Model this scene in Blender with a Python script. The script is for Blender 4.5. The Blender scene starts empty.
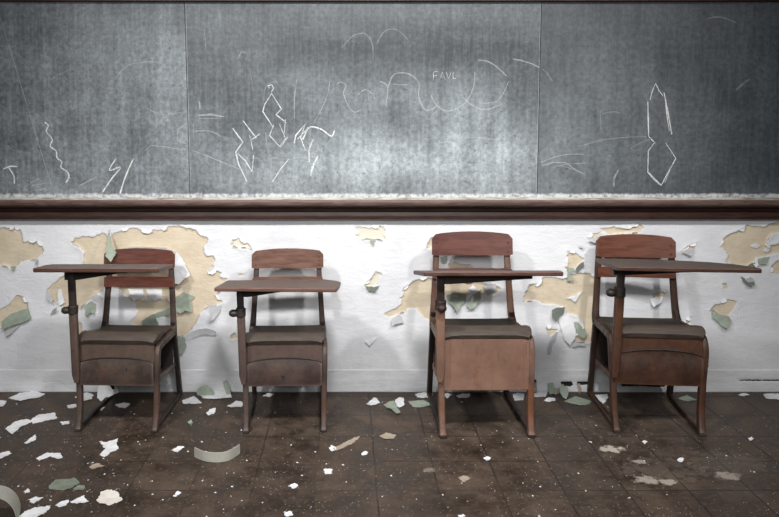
import bpy, bmesh, math, random
import numpy as np
from mathutils import Vector, Matrix, noise

C = bpy.context.scene.collection
random.seed(7)
# ------------------------------------------------------------------ scale
# the back wall is the plane y = 0, the floor z = 0; the camera stands DIST in front of the wall and looks down by TILT
EYE = 1.3386; DIST = 3.531; F = 718.0; TILT = math.radians(3.5); CX = 347.0; CY = 125+F*math.tan(TILT)
def ray(px, py):               # direction of sight, per metre towards the wall
    u = (px-CX)/F; v = (py-CY)/F; fw = math.cos(TILT)-v*math.sin(TILT); dn = math.sin(TILT)+v*math.cos(TILT)
    return Vector((u/fw, 1, -dn/fw))
def W(p):                      # survey sheet of the wall -> metres on the wall plane (x, z)
    r = ray(*p); return (r.x*DIST, EYE+r.z*DIST)
def unW(X, Z):                 # the inverse, for arrays
    t = (Z-EYE)/DIST; c, q = math.cos(TILT), math.sin(TILT)
    v = (-t*c-q)/(c-t*q); fw = c-v*q
    return CX+X/DIST*fw*F, CY+v*F
def FL(p):                     # survey sheet of the floor -> metres on the floor plane (x, y)
    r = ray(*p); k = -EYE/r.z; return (r.x*k, k-DIST)

# ------------------------------------------------------------------ node helper
class NT:
    def __init__(s, name, rough=.7):
        s.m = bpy.data.materials.new(name); s.m.use_nodes = True
        s.t = s.m.node_tree; s.t.nodes.clear()
        s.out = s.t.nodes.new('ShaderNodeOutputMaterial')
        s.b = s.t.nodes.new('ShaderNodeBsdfPrincipled')
        s.b.inputs['Roughness'].default_value = rough
        s.t.links.new(s.b.outputs[0], s.out.inputs[0])
    def n(s, typ, **k):
        x = s.t.nodes.new('ShaderNode'+typ)
        for a, v in k.items(): setattr(x, a, v)
        return x
    def put(s, sock, v):
        if isinstance(v, bpy.types.NodeSocket): s.t.links.new(v, sock)
        elif v is not None:
            if isinstance(v, (tuple, list)) and len(v) == 3 and sock.type == 'RGBA': v = (*v, 1)
            sock.default_value = v
    def math(s, op, a, b=None, c=None, clamp=False):
        x = s.n('Math', operation=op, use_clamp=clamp)
        for i, v in enumerate((a, b, c)):
            if v is not None: s.put(x.inputs[i], v)
        return x.outputs[0]
    def mix(s, f, a, b, mode='MIX'):
        x = s.n('Mix', data_type='RGBA', blend_type=mode)
        s.put(x.inputs[0], f); s.put(x.inputs[6], a); s.put(x.inputs[7], b)
        return x.outputs[2]
    def ramp(s, v, lo, hi, a=0., b=1., smooth=True):
        x = s.n('MapRange', interpolation_type='SMOOTHSTEP' if smooth else 'LINEAR')
        s.put(x.inputs[0], v); 
        for i, k in enumerate((lo, hi, a, b)): s.put(x.inputs[i+1], k)
        return x.outputs[0]
    def coord(s, scale=(1,1,1), kind='Object', loc=(0,0,0)):
        tc = s.n('TexCoord'); mp = s.n('Mapping')
        mp.inputs['Scale'].default_value = scale; mp.inputs['Location'].default_value = loc
        s.t.links.new(tc.outputs[kind], mp.inputs[0]); return mp.outputs[0]
    def noise(s, scale, vec=None, detail=4, rough=.55, dist=0):
        x = s.n('TexNoise'); x.inputs['Scale'].default_value = scale
        x.inputs['Detail'].default_value = detail; x.inputs['Roughness'].default_value = rough
        x.inputs['Distortion'].default_value = dist
        if vec is not None: s.t.links.new(vec, x.inputs['Vector'])
        return x.outputs[0]
    def attr(s, name):
        x = s.n('Attribute'); x.attribute_name = name; return x.outputs['Fac']
    def rand(s):
        return s.n('ObjectInfo').outputs['Random']
    def bump(s, h, strength=.3, dist=.002):
        x = s.n('Bump'); x.inputs['Strength'].default_value = strength; x.inputs['Distance'].default_value = dist
        s.t.links.new(h, x.inputs['Height']); s.t.links.new(x.outputs[0], s.b.inputs['Normal'])
    def color(s, v): s.put(s.b.inputs['Base Color'], v); return s
    def rough(s, v): s.put(s.b.inputs['Roughness'], v); return s
    def upness(s):
        g = s.n('NewGeometry'); sp = s.n('SeparateXYZ'); s.t.links.new(g.outputs['Normal'], sp.inputs[0]); return sp.outputs[2]

# ------------------------------------------------------------------ materials
def mat_wood(name, a, b, dust=0., dustc=(.22,.19,.16), gscale=1., rough=.42, along='x'):
    k = NT(name, rough)
    sc = {'x': (1.2, 9, 9), 'z': (9, 9, 1.2)}[along]
    v = k.coord(sc)
    g = k.noise(9*gscale, v, 5, .65, .6)
    g2 = k.noise(2.2, k.coord((1,1,1)), 4)
    col = k.mix(k.ramp(g, .34, .66), a, b)
    col = k.mix(k.ramp(g2, .45, .75, 0, .45), col, tuple(c*.5 for c in a))
    if dust:
        d = k.math('MULTIPLY', k.ramp(k.upness(), .55, .95), k.ramp(k.noise(14, k.coord()), .3, .7, dust*.6, dust))
        col = k.mix(d, col, dustc)
        k.rough(k.ramp(d, 0, 1, rough, .85))
        spk = k.math('MULTIPLY', k.ramp(k.upness(), .55, .95), k.ramp(k.noise(170, k.coord(), 2), .69, .76, 0, .55))
        col = k.mix(spk, col, (.5, .46, .4))
    k.color(col); k.bump(g, .15, .0015)
    return k.m

def mat_metal(name, base, worn, rust=(.20,.055,.02), rustamt=.25, rough=.5):
    k = NT(name, rough)
    v = k.coord()
    n1 = k.noise(7, v, 6, .6); n2 = k.noise(38, v, 5, .7); n3 = k.noise(3, v, 3)
    col = k.mix(k.ramp(n1, .35, .7), base, worn)
    col = k.mix(k.ramp(n2, .62, .72, 0, rustamt*1.6), col, rust)
    col = k.mix(k.math('MULTIPLY', k.ramp(n3, .5, .7), rustamt), col, rust)
    # worn paint on the corners of the pressed steel
    g = k.n('NewGeometry')
    col = k.mix(k.ramp(g.outputs['Pointiness'], .53, .60, 0, .55), col, tuple(min(1, c*2.0) for c in worn))
    col = k.mix(k.ramp(k.noise(13, k.coord(loc=(5,2,1)), 6, .7), .54, .70, 0, min(1, rustamt*.75)), col, rust)
    sc = k.noise(60, k.coord((1, 1, .12)), 3)
    col = k.mix(k.ramp(sc, .62, .75, 0, .3), col, tuple(c*.35 for c in base))
    n5 = k.noise(130, v, 4, .7)
    col = k.mix(k.ramp(n5, .58, .72, 0, .5), col, tuple(min(1, c*1.9) for c in worn))
    col = k.mix(k.ramp(k.noise(85, k.coord(loc=(3,1,2)), 4, .7), .60, .70, 0, .6), col, tuple(c*.3 for c in base))
    k.color(col); k.rough(k.ramp(n2, .3, .7, rough-.12, rough+.2))
    k.bump(n2, .2, .0015)
    return k.m

def mat_flake(name, col, var=.16, rough=.75, back=None):
    k = NT(name, rough)
    n1 = k.noise(30, k.coord(), 4)
    c = k.mix(k.ramp(n1, .3, .75), col, tuple(x*(1-var) for x in col))
    c = k.mix(k.ramp(k.noise(90, k.coord(), 3), .6, .72, 0, .35), c, tuple(x*.62 for x in col))
    k.color(c); k.bump(n1, .3, .002)
    return k.m

def plaster(name, dirt=1.0, base=False):
    k = NT(name, .78)
    v = k.coord()
    big = k.noise(2.3, v, 6, .6); mid = k.noise(9, v, 6, .62); fine = k.noise(70, v, 4, .6)
    vst = k.noise(14, k.coord((1, 1, .25)), 5, .6)
    white = k.mix(k.ramp(big, .35, .7), (.80,.80,.815), (.70,.70,.72))
    white = k.mix(k.ramp(fine, .62, .74, 0, .25), white, (.48,.47,.46))
    white = k.mix(k.math('MULTIPLY', k.ramp(mid, .55, .72), .18), white, (.60,.585,.57))
    if base:
        white = k.mix(k.ramp(k.noise(11, k.coord((.35,1,2)), 6, .65), .42, .66, 0, .34), white, (.48,.46,.44))
    else:
        # grime of the mopped zone above the floor
        sp = k.n('SeparateXYZ'); k.t.links.new(v, sp.inputs[0])
        g = k.math('MULTIPLY', k.ramp(sp.outputs[2], .30, .02), k.ramp(mid, .40, .68, .05, .40))
        white = k.mix(g, white, (.50,.48,.46))
    beige = k.mix(k.ramp(mid, .35, .7), (.72,.615,.46), (.62,.52,.38))
    beige = k.mix(k.ramp(fine, .58, .72, 0, .35), beige, (.50,.42,.31))
    beige = k.mix(k.ramp(vst, .55, .75, 0, .25), beige, (.74,.66,.52))
    sd = k.attr('peel')                                # distance to the edge of the lost paint, 5 mm units
    sdn = k.math('ADD', sd, k.math('MULTIPLY', k.math('SUBTRACT', k.noise(75, v, 4, .65), .5), 2.6))
    m = k.ramp(sdn, -.18, .18)
    cream = k.attr('cream')
    bc = k.mix(cream, beige, (.74,.68,.56))
    col = k.mix(m, white, bc)
    hole = k.ramp(k.math('ADD', k.attr('hole'), k.math('MULTIPLY', k.math('SUBTRACT', k.noise(90, v, 3), .5), 1.6)), -.15, .15)
    col = k.mix(hole, col, (.012,.011,.012))
    k.color(col)
    h = k.math('ADD', k.math('MULTIPLY', k.math('SUBTRACT', 1.0, k.ramp(sdn, -.5, .35)), .9), k.math('MULTIPLY', mid, .9))
    # long loose blisters and hairline cracks of the old paint
    w = k.n('TexVoronoi', feature='DISTANCE_TO_EDGE'); w.inputs['Scale'].default_value = 3.4
    mv = k.n('Mix', data_type='VECTOR'); mv.inputs[0].default_value = .16
    k.t.links.new(v, mv.inputs[4]); nz = k.n('TexNoise'); nz.inputs['Scale'].default_value = 5; nz.inputs['Detail'].default_value = 6
    k.t.links.new(v, nz.inputs['Vector']); k.t.links.new(nz.outputs[1], mv.inputs[5]); k.t.links.new(mv.outputs[1], w.inputs['Vector'])
    cr = k.math('MULTIPLY', k.ramp(w.outputs[0], .0, .012, 1, 0), k.ramp(k.noise(1.7, v, 3), .56, .64))
    h = k.math('SUBTRACT', h, k.math('MULTIPLY', cr, .25))
    h = k.math('ADD', h, k.math('MULTIPLY', k.noise(26, k.coord((.6,1,1.5)), 6, .65), .95))
    h = k.math('ADD', h, k.math('MULTIPLY', fine, .15))
    k.bump(h, .7, .005)
    return k.m

def slate(name, seed, wash, low):
    """wash: how much wiped chalk lies on the panel; low: list of (x, z, rx, rz, amount) soft clouds, paler, or darker where the amount is negative"""
    k = NT(name, .62)
    v = k.coord(loc=(seed*3.1, 0, seed))
    vo = k.coord()
    st = k.noise(16, k.coord((1, 1, .07), loc=(seed,0,0)), 6, .62)          # vertical wiping streaks
    st2 = k.noise(70, k.coord((1, 1, .06), loc=(seed,0,0)), 4, .6)
    bl = k.noise(2.6, v, 6, .6); fn = k.noise(44, v, 6, .72); spk = k.noise(90, v, 3, .6)
    d = k.math('ADD', k.math('MULTIPLY', k.ramp(st, .3, .75), .30), k.math('MULTIPLY', k.ramp(bl, .3, .7), .42))
    d = k.math('ADD', d, k.math('MULTIPLY', k.ramp(st2, .35, .7), .20))
    d = k.math('ADD', d, k.math('MULTIPLY', k.ramp(fn, .35, .7), .22))
    d = k.math('ADD', d, k.math('MULTIPLY', k.ramp(k.noise(9, k.coord((.25, 1, 1.2), loc=(seed,0,0)), 5, .6), .42, .7), .16))
    d = k.math('MULTIPLY', d, wash)
    sp = k.n('SeparateXYZ'); k.t.links.new(vo, sp.inputs[0])
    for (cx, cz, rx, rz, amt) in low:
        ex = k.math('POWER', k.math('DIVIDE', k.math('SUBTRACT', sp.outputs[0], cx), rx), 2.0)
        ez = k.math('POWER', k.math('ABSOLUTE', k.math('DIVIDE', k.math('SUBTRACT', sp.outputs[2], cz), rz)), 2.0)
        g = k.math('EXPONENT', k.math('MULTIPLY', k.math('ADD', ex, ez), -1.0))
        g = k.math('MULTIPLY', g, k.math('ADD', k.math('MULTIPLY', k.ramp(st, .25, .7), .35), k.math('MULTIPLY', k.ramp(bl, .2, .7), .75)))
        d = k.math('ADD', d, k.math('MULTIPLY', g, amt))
    d = k.math('MULTIPLY', d, k.ramp(fn, .25, .7, .62, 1.2))
    # crust of chalk dust along the bottom of the board
    e = k.math('ADD', sp.outputs[2], k.math('MULTIPLY', k.noise(30, k.coord((1,1,.4)), 5, .7), .03))
    crust = k.math('MULTIPLY', k.ramp(e, 1.008, 1.020, 1, 0), k.ramp(fn, .34, .58, .15, .9))
    col = k.mix(d, (.028,.034,.041), (.49,.535,.555))
    col = k.mix(k.ramp(spk, .70, .76, 0, .35), col, (.6,.62,.62))
    col = k.mix(k.ramp(k.noise(40, v, 5, .7), .58, .68, 0, .6), col, (.02,.022,.024))
    col = k.mix(crust, col, (.60,.61,.61))
    k.color(col); k.rough(k.ramp(d, 0, .6, .5, .85))
    k.bump(fn, .1, .001)
    return k.m

def mat_chalk(name, amt):
    k = NT(name, .9); k.color((.86,.87,.86))
    tr = k.n('BsdfTransparent'); mx = k.n('MixShader')
    f = k.math('MULTIPLY', k.ramp(k.noise(160, k.coord(), 4, .7), .28, .52), k.ramp(k.noise(14, k.coord(), 3), .25, .55, .45, 1.))
    k.put(mx.inputs[0], k.math('MULTIPLY', f, amt))
    k.t.links.new(tr.outputs[0], mx.inputs[1]); k.t.links.new(k.b.outputs[0], mx.inputs[2])
    k.t.links.new(mx.outputs[0], k.out.inputs[0]); return k.m

def mat_floor():
    k = NT('old_tiles', .55)
    v = k.coord(); S = .2286; X0 = FL((375.6,477))[0]; Y0 = FL((375,461.3))[1]
    sp = k.n('SeparateXYZ'); k.t.links.new(v, sp.inputs[0])
    wob = k.math('MULTIPLY', k.math('SUBTRACT', k.noise(6, v, 3), .5), .006)
    tx = k.math('DIVIDE', k.math('ADD', k.math('SUBTRACT', sp.outputs[0], X0), wob), S)
    ty = k.math('DIVIDE', k.math('ADD', k.math('SUBTRACT', sp.outputs[1], Y0), wob), S)
    dist = []
    for t in (tx, ty):
        fr = k.math('FRACT', k.math('ADD', t, 100.5))
        dist.append(k.math('MULTIPLY', k.math('ABSOLUTE', k.math('SUBTRACT', fr, .5)), S))
    near = k.math('MINIMUM', dist[0], dist[1])
    keep = k.ramp(k.math('ADD', k.noise(1.6, v, 4), k.math('MULTIPLY', sp.outputs[0], .06)), .36, .56, .15, 1.)
    joint = k.math('MULTIPLY', k.ramp(near, .0012, .0048, 1, 0), keep)
    cx = k.n('CombineXYZ'); k.t.links.new(k.math('FLOOR', k.math('ADD', tx, 100.)), cx.inputs[0]); k.t.links.new(k.math('FLOOR', k.math('ADD', ty, 100.)), cx.inputs[1])
    wn = k.n('TexWhiteNoise'); k.t.links.new(cx.outputs[0], wn.inputs['Vector'])
    big = k.noise(1.9, v, 6, .62); mid = k.noise(7, v, 7, .68); fine = k.noise(60, v, 5, .7)
    col = k.mix(k.ramp(mid, .32, .68), (.023,.0135,.008), (.090,.059,.040))
    col = k.mix(k.ramp(wn.outputs[0], 0, 1, 0, .40), col, (.030,.022,.017))
    col = k.mix(k.ramp(big, .52, .74, 0, .5), col, (.120,.090,.066))
    col = k.mix(k.ramp(fine, .53, .70, 0, .6), col, (.16,.13,.105))
    col = k.mix(k.ramp(k.noise(24, v, 6, .75), .60, .70, 0, .5), col, (.016,.012,.010))
    col = k.mix(k.ramp(k.noise(210, v, 2, .5), .71, .76, 0, .6), col, (.45,.42,.38))
    col = k.mix(k.math('MULTIPLY', joint, .85), col, (.012,.009,.008))
    # pale scuffs of ground-in plaster
    for (px, py, r, a) in ((612,449,.05,.9),(662,470,.17,.08),(728,476,.05,.55),(646,480,.05,.7),(668,482,.035,.7),(640,462,.03,.6),(725,462,.16,.07),(430,470,.03,.3),(464,478,.022,.6),(388,436,.035,.4)):
        x, y = FL((px, py))
        ex = k.math('POWER', k.math('DIVIDE', k.math('SUBTRACT', sp.outputs[0], x), r*1.25), 2.0)
        ey = k.math('POWER', k.math('DIVIDE', k.math('SUBTRACT', sp.outputs[1], y), r*.8), 2.0)
        g = k.math('EXPONENT', k.math('MULTIPLY', k.math('ADD', ex, ey), -1.2))
        g = k.math('MULTIPLY', k.ramp(k.math('MULTIPLY', g, k.ramp(k.noise(28, v, 6, .75), .3, .65, .25, 1.3)), .32, .62), a)
        col = k.mix(g, col, (.47,.41,.35))
    k.color(col); k.rough(k.ramp(mid, .3, .7, .42, .75))
    h = k.math('SUBTRACT', k.math('MULTIPLY', mid, .5), k.math('MULTIPLY', joint, .8))
    k.bump(k.math('ADD', h, k.math('MULTIPLY', fine, .25)), .35, .003)
    return k.m

M = {}
M['wall'] = plaster('peeling_plaster'); M['base'] = plaster('skirting_plaster', base=True)
M['floor'] = mat_floor()
M['railwood'] = mat_wood('varnished_rail_wood', (.028,.013,.010), (.050,.026,.020), dust=.0, rough=.34)
k = NT('dusty_ledge_wood', .7)
_n = k.noise(18, k.coord((.5,1,1)), 6, .7)
k.color(k.mix(k.ramp(_n, .36, .6), (.30,.21,.15), (.66,.62,.57))); M['ledge'] = k.m
M['nose'] = mat_wood('lit_rail_nose_wood', (.085,.047,.036), (.16,.105,.085), dust=.3, dustc=(.35,.30,.27), rough=.4)  # paler rail wood: the strong light on the nose is in the colour
M['flake_white'] = mat_flake('white_paint_flake', (.84,.84,.85))
M['flake_grey'] = mat_flake('grey_paint_flake', (.50,.50,.505))
M['flake_green'] = mat_flake('green_paint_flake', (.34,.39,.31), .25)
M['flake_cream'] = mat_flake('cream_paint_flake', (.82,.77,.69))
M['flake_shade'] = mat_flake('cavity_shade_flake', (.15,.165,.145), .3)  # shade of the wall cavities put into a dark flake colour
M['chip_green'] = mat_flake('dirty_green_chip', (.22,.25,.19), .3)
M['flake_tan'] = mat_flake('tan_plaster_chip', (.40,.32,.25))
M['strip'] = mat_flake('old_cove_strip', (.42,.41,.35), .12)
M['chalk_bold'] = mat_chalk('chalk_bold', .82); M['chalk_mid'] = mat_chalk('chalk_mid', .29); M['chalk_faint'] = mat_chalk('chalk_faint', .17)

# ------------------------------------------------------------------ mesh helpers
def link(name, bm, mat, parent=None, smooth=None, bevel=None):
    me = bpy.data.meshes.new(name)
    bmesh.ops.recalc_face_normals(bm, faces=bm.faces)
    bm.to_mesh(me); bm.free()
    o = bpy.data.objects.new(name, me); C.objects.link(o)
    for m in (mat if isinstance(mat, list) else [mat]): me.materials.append(m)
    if parent: o.parent = parent
    if smooth is not None:
        for p in me.polygons: p.use_smooth = True
        try: me.set_sharp_from_angle(angle=math.radians(smooth))
        except Exception: pass
    if bevel:
        b = o.modifiers.new('bevel', 'BEVEL'); b.width = bevel; b.segments = 2; b.limit_method = 'ANGLE'; b.angle_limit = math.radians(35)
    return o
def tag(o, label, cat, group=None, kind=None):
    if label: o['label'] = label
    if cat: o['category'] = cat
    if group: o['group'] = group
    if kind: o['kind'] = kind
    return o
def struct(name, bm, mat, **k):
    o = link(name, bm, mat, **k); o['kind'] = 'structure'; return o
def box(bm, x0, x1, y0, y1, z0, z1):
    vs = [bm.verts.new((x, y, z)) for z in (z0, z1) for y in (y0, y1) for x in (x0, x1)]
    for f in ((0,1,3,2),(4,6,7,5),(0,4,5,1),(2,3,7,6),(0,2,6,4),(1,5,7,3)): bm.faces.new([vs[i] for i in f])
    return vs
def spline(pts, n=6):
    """Catmull-Rom through pts"""
    P = [Vector(p) for p in pts]; out = []
    for i in range(len(P)-1):
        p0 = P[max(i-1, 0)]; p1 = P[i]; p2 = P[i+1]; p3 = P[min(i+2, len(P)-1)]
        for j in range(n):
            t = j/n
            out.append(.5*((2*p1)+(-p0+p2)*t+(2*p0-5*p1+4*p2-p3)*t*t+(-p0+3*p1-3*p2+p3)*t**3))
    out.append(P[-1]); return out
def sweep(bm, path, prof, side=Vector((1,0,0)), scale=None):
    """sweep a closed profile [(u along side, v across)] along a path"""
    rings = []; n = len(path)
    for i, p in enumerate(path):
        t = (path[min(i+1, n-1)]-path[max(i-1, 0)]).normalized()
        up = t.cross(side).normalized(); s = scale(i/(n-1)) if scale else (1, 1)
        rings.append([bm.verts.new(p+side*u*s[0]+up*v*s[1]) for u, v in prof])
    m = len(prof)
    for a, b in zip(rings, rings[1:]):
        for j in range(m): bm.faces.new((a[j], a[(j+1) % m], b[(j+1) % m], b[j]))
    bm.faces.new(rings[0][::-1]); bm.faces.new(rings[-1])
def rrect(w, h, r, n=3):
    out = []
    for cx, cy, a0 in ((w/2-r, h/2-r, 0), (-w/2+r, h/2-r, 90), (-w/2+r, -h/2+r, 180), (w/2-r, -h/2+r, 270)):
        for j in range(n+1):
            a = math.radians(a0+90*j/n); out.append((cx+r*math.cos(a), cy+r*math.sin(a)))
    return out
def prism(bm, poly, axis, a, b):
    """extrude a 2D polygon; axis 'y': poly is (x,z); 'z': poly is (x,y); 'x': poly is (y,z)"""
    def P(u, v, w): return {'y': (u, w, v), 'z': (u, v, w), 'x': (w, u, v)}[axis]
    A = [bm.verts.new(P(u, v, a)) for u, v in poly]; B = [bm.verts.new(P(u, v, b)) for u, v in poly]
    n = len(poly)
    bm.faces.new(A[::-1]); bm.faces.new(B)
    for i in range(n): bm.faces.new((A[i], A[(i+1) % n], B[(i+1) % n], B[i]))
def cyl(bm, p0, p1, r, n=16, r2=None):
    p0 = Vector(p0); p1 = Vector(p1); d = (p1-p0).normalized()
    s = d.orthogonal().normalized(); u = d.cross(s)
    r2 = r if r2 is None else r2
    A = [bm.verts.new(p0+(s*math.cos(2*math.pi*i/n)+u*math.sin(2*math.pi*i/n))*r) for i in range(n)]
    B = [bm.verts.new(p1+(s*math.cos(2*math.pi*i/n)+u*math.sin(2*math.pi*i/n))*r2) for i in range(n)]
    bm.faces.new(A[::-1]); bm.faces.new(B)
    for i in range(n): bm.faces.new((A[i], A[(i+1) % n], B[(i+1) % n], B[i]))

# ------------------------------------------------------------------ the back wall: lost paint traced on the wall sheet
PEEL = [
 [(-60,229),(-5,228),(5,227.5),(10,229),(15,228),(20,230),(22,236),(23,242.5),(30,241.5),(38,241.5),(43,247),(45,251),(40,255),(38,259.5),(30,260),(23,260),(17,266),(10,268),(2,265),(-8,268),(-40,262),(-70,250)],
 [(-30,305),(-5,310),(0,309.5),(11,304),(14,297),(21.7,296),(27.5,302),(28.5,308),(20,318),(5,329),(-10,325),(-30,322)],
 [(71,242),(75,238),(85,237.5),(96,236.5),(103,233),(107,236),(110,238),(115,234),(122,231),(130,228.4),(140,230),(150,233.4),(152.5,230),(163.4,231),(168.4,226),(185,227.5),(196.8,231),(204,236),(208.5,239),(203.5,245),(203.5,251.7),(207.6,256),(213.5,255),(215,260),(213.5,266.7),(206.8,273.4),(216.8,271.8),(221,273.4),(222,277.6),(227,278.4),(226,286),(215,295),(222,302),(214,308),(210,306),(203.5,309.3),(199.3,316),(196.8,322.7),(192.6,327),(192,331),(185,333.5),(180,338),(174,332),(170,327),(140,327),(131,322),(138,312),(135,303),(129,297),(120,290),(108,287),(104,289),(100,292),(93,296),(86,303),(80,310),(73,313),(66,308),(57,302),(54,303),(50,296),(47,290),(52,284),(60,278),(67,275),(80,268),(84,261),(85,252),(80,248),(72,243)],
 [(79,320),(82,331),(95,330),(101,326),(107,329),(100,338),(79,342)],
 [(238.5,274),(246,272.5),(245,276),(239,277)],
 [(426,242.5),(432,238),(437,240),(437,249),(426,247.5)],
 [(428,278),(420,279.5),(411,283),(403,290.5),(401,298),(400,305),(392,310),(384,315),(388,316.5),(396,313.5),(405,312),(408,308),(416,309),(425,318),(433,320),(441,321),(446,300),(446,296),(460,296),(478,294),(487,295),(498,293),(500,289),(492,286),(480,282),(460,281),(447,282),(440,276)],
 [(447,263),(454,262),(462,264),(470,264.5),(473,268),(450,270)],
 [(568.4,251.7),(575,252.6),(583.4,259),(582,264),(576,267),(569,270),(566,268)],
 [(526,292),(530,285),(536.7,286),(543.4,277.6),(554,277.6),(562,279),(568.4,277.6),(577,273.4),(589,273),(597,279),(598,306),(594,340),(586,342),(577,342),(572,338),(580,331),(583,324),(578,316),(572,314),(566,313),(564,307),(548,304),(540,301),(523,301),(524,297)],
 [(546.7,327),(551.7,327.7),(559,329.4),(555,333.5),(548.4,336)],
 [(601,229),(615,227),(623,229),(632,226),(640,224),(645,228),(640,232),(630,233),(618,234),(608,234)],
 [(588,238),(593,233.5),(601,232),(600,237),(594,239)],
 [(720,246.7),(723,237.5),(729,235),(739,230),(745,230),(746,226),(756,227.5),(766,226),(779,223),(800,221),(800,226),(772,234),(767,240),(764,245),(770,247),(779,243),(800,240),(800,250),(777.5,252.6),(769,256),(757.5,256.7),(753,262.6),(749,265),(735,264),(728,263),(725,262.6),(729,256),(727,251)],
 [(771.7,266.7),(776,262),(785,258),(800,262),(800,278),(785,277),(772,272)],
 [(721.6,284),(726.6,283.4),(727.5,288.4),(723,288)],
 [(714,304),(721,303.5),(727,299),(737.5,302),(736,307),(731,313),(727,318),(717,316),(710,311)],
 [(682,326),(687,320),(690,317),(689,326)],
 [(653,294),(662,291),(667,292),(664,297),(655,298)],
 [(681,252),(690,246),(697,243.5),(693,250),(686,251)],
 [(231,336),(235,334),(236,338),(232,339)],
]
CREAM = [
 [(232,238.4),(238.5,238.4),(250,245),(253.5,251),(247,247.5),(240,247.5),(232,246)],
 [(354.2,226.7),(366.7,227.8),(383.4,226.7),(386,240),(373.4,239.2),(360,239.2),(356,235),(358.4,232.5)],
 [(376,272.6),(383.4,274.3),(379,277.6),(377.6,285),(372,287),(364.5,286.5),(366,284),(371,278.4)],
]
ISLAND = [
 [(565,298.5),(573,296),(582,291.8),(580,296),(578,298),(575,302.6),(571,300)],
 [(747.5,245),(756,244),(764,245),(757.5,249),(751.7,248.4)],
 [(764,251),(767.5,245),(772.5,246.7),(768.4,251.7)],
 [(135,299),(150,297),(170,299),(173,303),(160,300),(146,301)],
]
HOLES = [[(532,379.5),(536.5,379.5),(536.5,384),(532,385)], [(560.5,381.5),(572,381.5),(573,385),(570,386.5),(564,386),(561,385)], [(577,381.5),(589,381.5),(589,384.5),(583,385),(577,385)],
         [(620,382),(650,383),(666,384),(664,387),(640,386),(622,386)], [(690,382),(694,381.8),(694,383),(690,383)], [(736,380),(742,379.4),(800,379.7),(800,381),(742,380.8)]]
def sdf(P, poly):
    """signed distance, positive inside; P: (n,2), in sheet units"""
    q = np.array(poly, float); n = len(q)
    d = np.full(len(P), 1e9); ins = np.zeros(len(P), bool)
    for i in range(n):
        a = q[i]; b = q[(i+1) % n]; e = b-a
        w = P-a; t = np.clip((w@e)/max(e@e, 1e-9), 0, 1)[:, None]
        d = np.minimum(d, np.linalg.norm(w-e*t, axis=1))
        c = ((a[1] > P[:, 1]) != (b[1] > P[:, 1]))
        with np.errstate(divide='ignore', invalid='ignore'):
            xi = (b[0]-a[0])*(P[:, 1]-a[1])/(b[1]-a[1])+a[0]
        ins ^= c & (P[:, 0] < xi)
    return np.where(ins, d, -d)
def field(P, polys):
    out = np.full(len(P), -50.)
    for poly in polys:
        q = np.array(poly); lo = q.min(0)-12; hi = q.max(0)+12
        i = np.where(((P > lo) & (P < hi)).all(1))[0]
        if len(i): out[i] = np.maximum(out[i], sdf(P[i], poly))
    return out
def wallgrid(name, x0, x1, z0, z1, step, y, mat, depth, back):
    nx = int(round((x1-x0)/step))+1; nz = int(round((z1-z0)/step))+1
    xs = np.linspace(x0, x1, nx); zs = np.linspace(z0, z1, nz)
    X, Zz = np.meshgrid(xs, zs); X = X.ravel(); Zz = Zz.ravel()
    P = np.stack(unW(X, Zz), 1)
    cr = field(P, CREAM); pe = np.maximum(field(P, PEEL), cr); isl = field(P, ISLAND); pe = np.minimum(pe, -isl); ho = field(P, HOLES)
    jit = np.array([noise.noise((a*.10, b*.10, 3.1))*1.6+noise.noise((a*.3, b*.3, 7.7))*1.1+noise.noise((a*.8, b*.8, 5.))*.7 for a, b in P])
    pe = pe+jit*np.where(np.abs(pe) < 30, 1, 0)
    if depth == 'base': pe = np.minimum(pe, -3)
    bulge = np.array([noise.fractal((a*.012, b*.02, 1.7), 1., 2., 4) for a, b in P])*.0022
    lose = 1/(1+np.exp(-pe*2.5)); hol = 1/(1+np.exp(-ho*2.5))
    # paint that is about to come off stands a little proud along the lost patches
    lift = np.exp(-np.clip(-pe, 0, 30)/2.4)*(1-lose)*.0065*np.clip(np.array([noise.noise((a*.05, b*.05, 9.)) for a, b in P])*1.6+.5, 0, 1.2)
    Y = y-np.clip(bulge*.6, -.002, .002)*(1-lose)-lift+lose*.002+hol*.006
    v = np.stack([X, Y, Zz], 1)
    idx = np.arange(nx*nz).reshape(nz, nx)
    f = np.stack([idx[:-1, :-1], idx[:-1, 1:], idx[1:, 1:], idx[1:, :-1]], -1).reshape(-1, 4)
    # closed slab: a rim and a back
    nv = len(v)
    c = np.array([[x0, back, z0], [x1, back, z0], [x1, back, z1], [x0, back, z1]])
    faces = f.tolist()
    bot = idx[0, :].tolist(); top = idx[-1, :].tolist(); lef = idx[:, 0].tolist(); rig = idx[:, -1].tolist()
    faces.append([nv, nv+1]+bot[::-1]); faces.append([nv+2, nv+3]+top); faces.append([nv+3, nv]+lef); faces.append([nv+1, nv+2]+rig[::-1])
    faces.append([nv+3, nv+2, nv+1, nv])
    me = bpy.data.meshes.new(name); me.from_pydata(np.vstack([v, c]).tolist(), [], faces)
    pad = lambda a: np.concatenate([a, np.full(4, -50.)]).astype(np.float32)
    for nm, arr in (('peel', pad(np.clip(pe, -20, 20))), ('hole', pad(np.clip(ho, -20, 20))), ('cream', np.concatenate([(cr > -4).astype(float), np.zeros(4)]).astype(np.float32))):
        at = me.attributes.new(nm, 'FLOAT', 'POINT'); at.data.foreach_set('value', arr)
    me.materials.append(mat)
    o = bpy.data.objects.new(name, me); C.objects.link(o); o['kind'] = 'structure'
    for p in me.polygons[:len(f)]: p.use_smooth = True
    return o
wallgrid('wall_back', -2.7, 3.1, .10, .90, .0056, 0.0, M['wall'], 'wall', .06)
wallgrid('baseboard_back', -2.7, 3.1, .0, .1153, .0056, -.0035, M['base'], 'base', .058)
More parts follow.
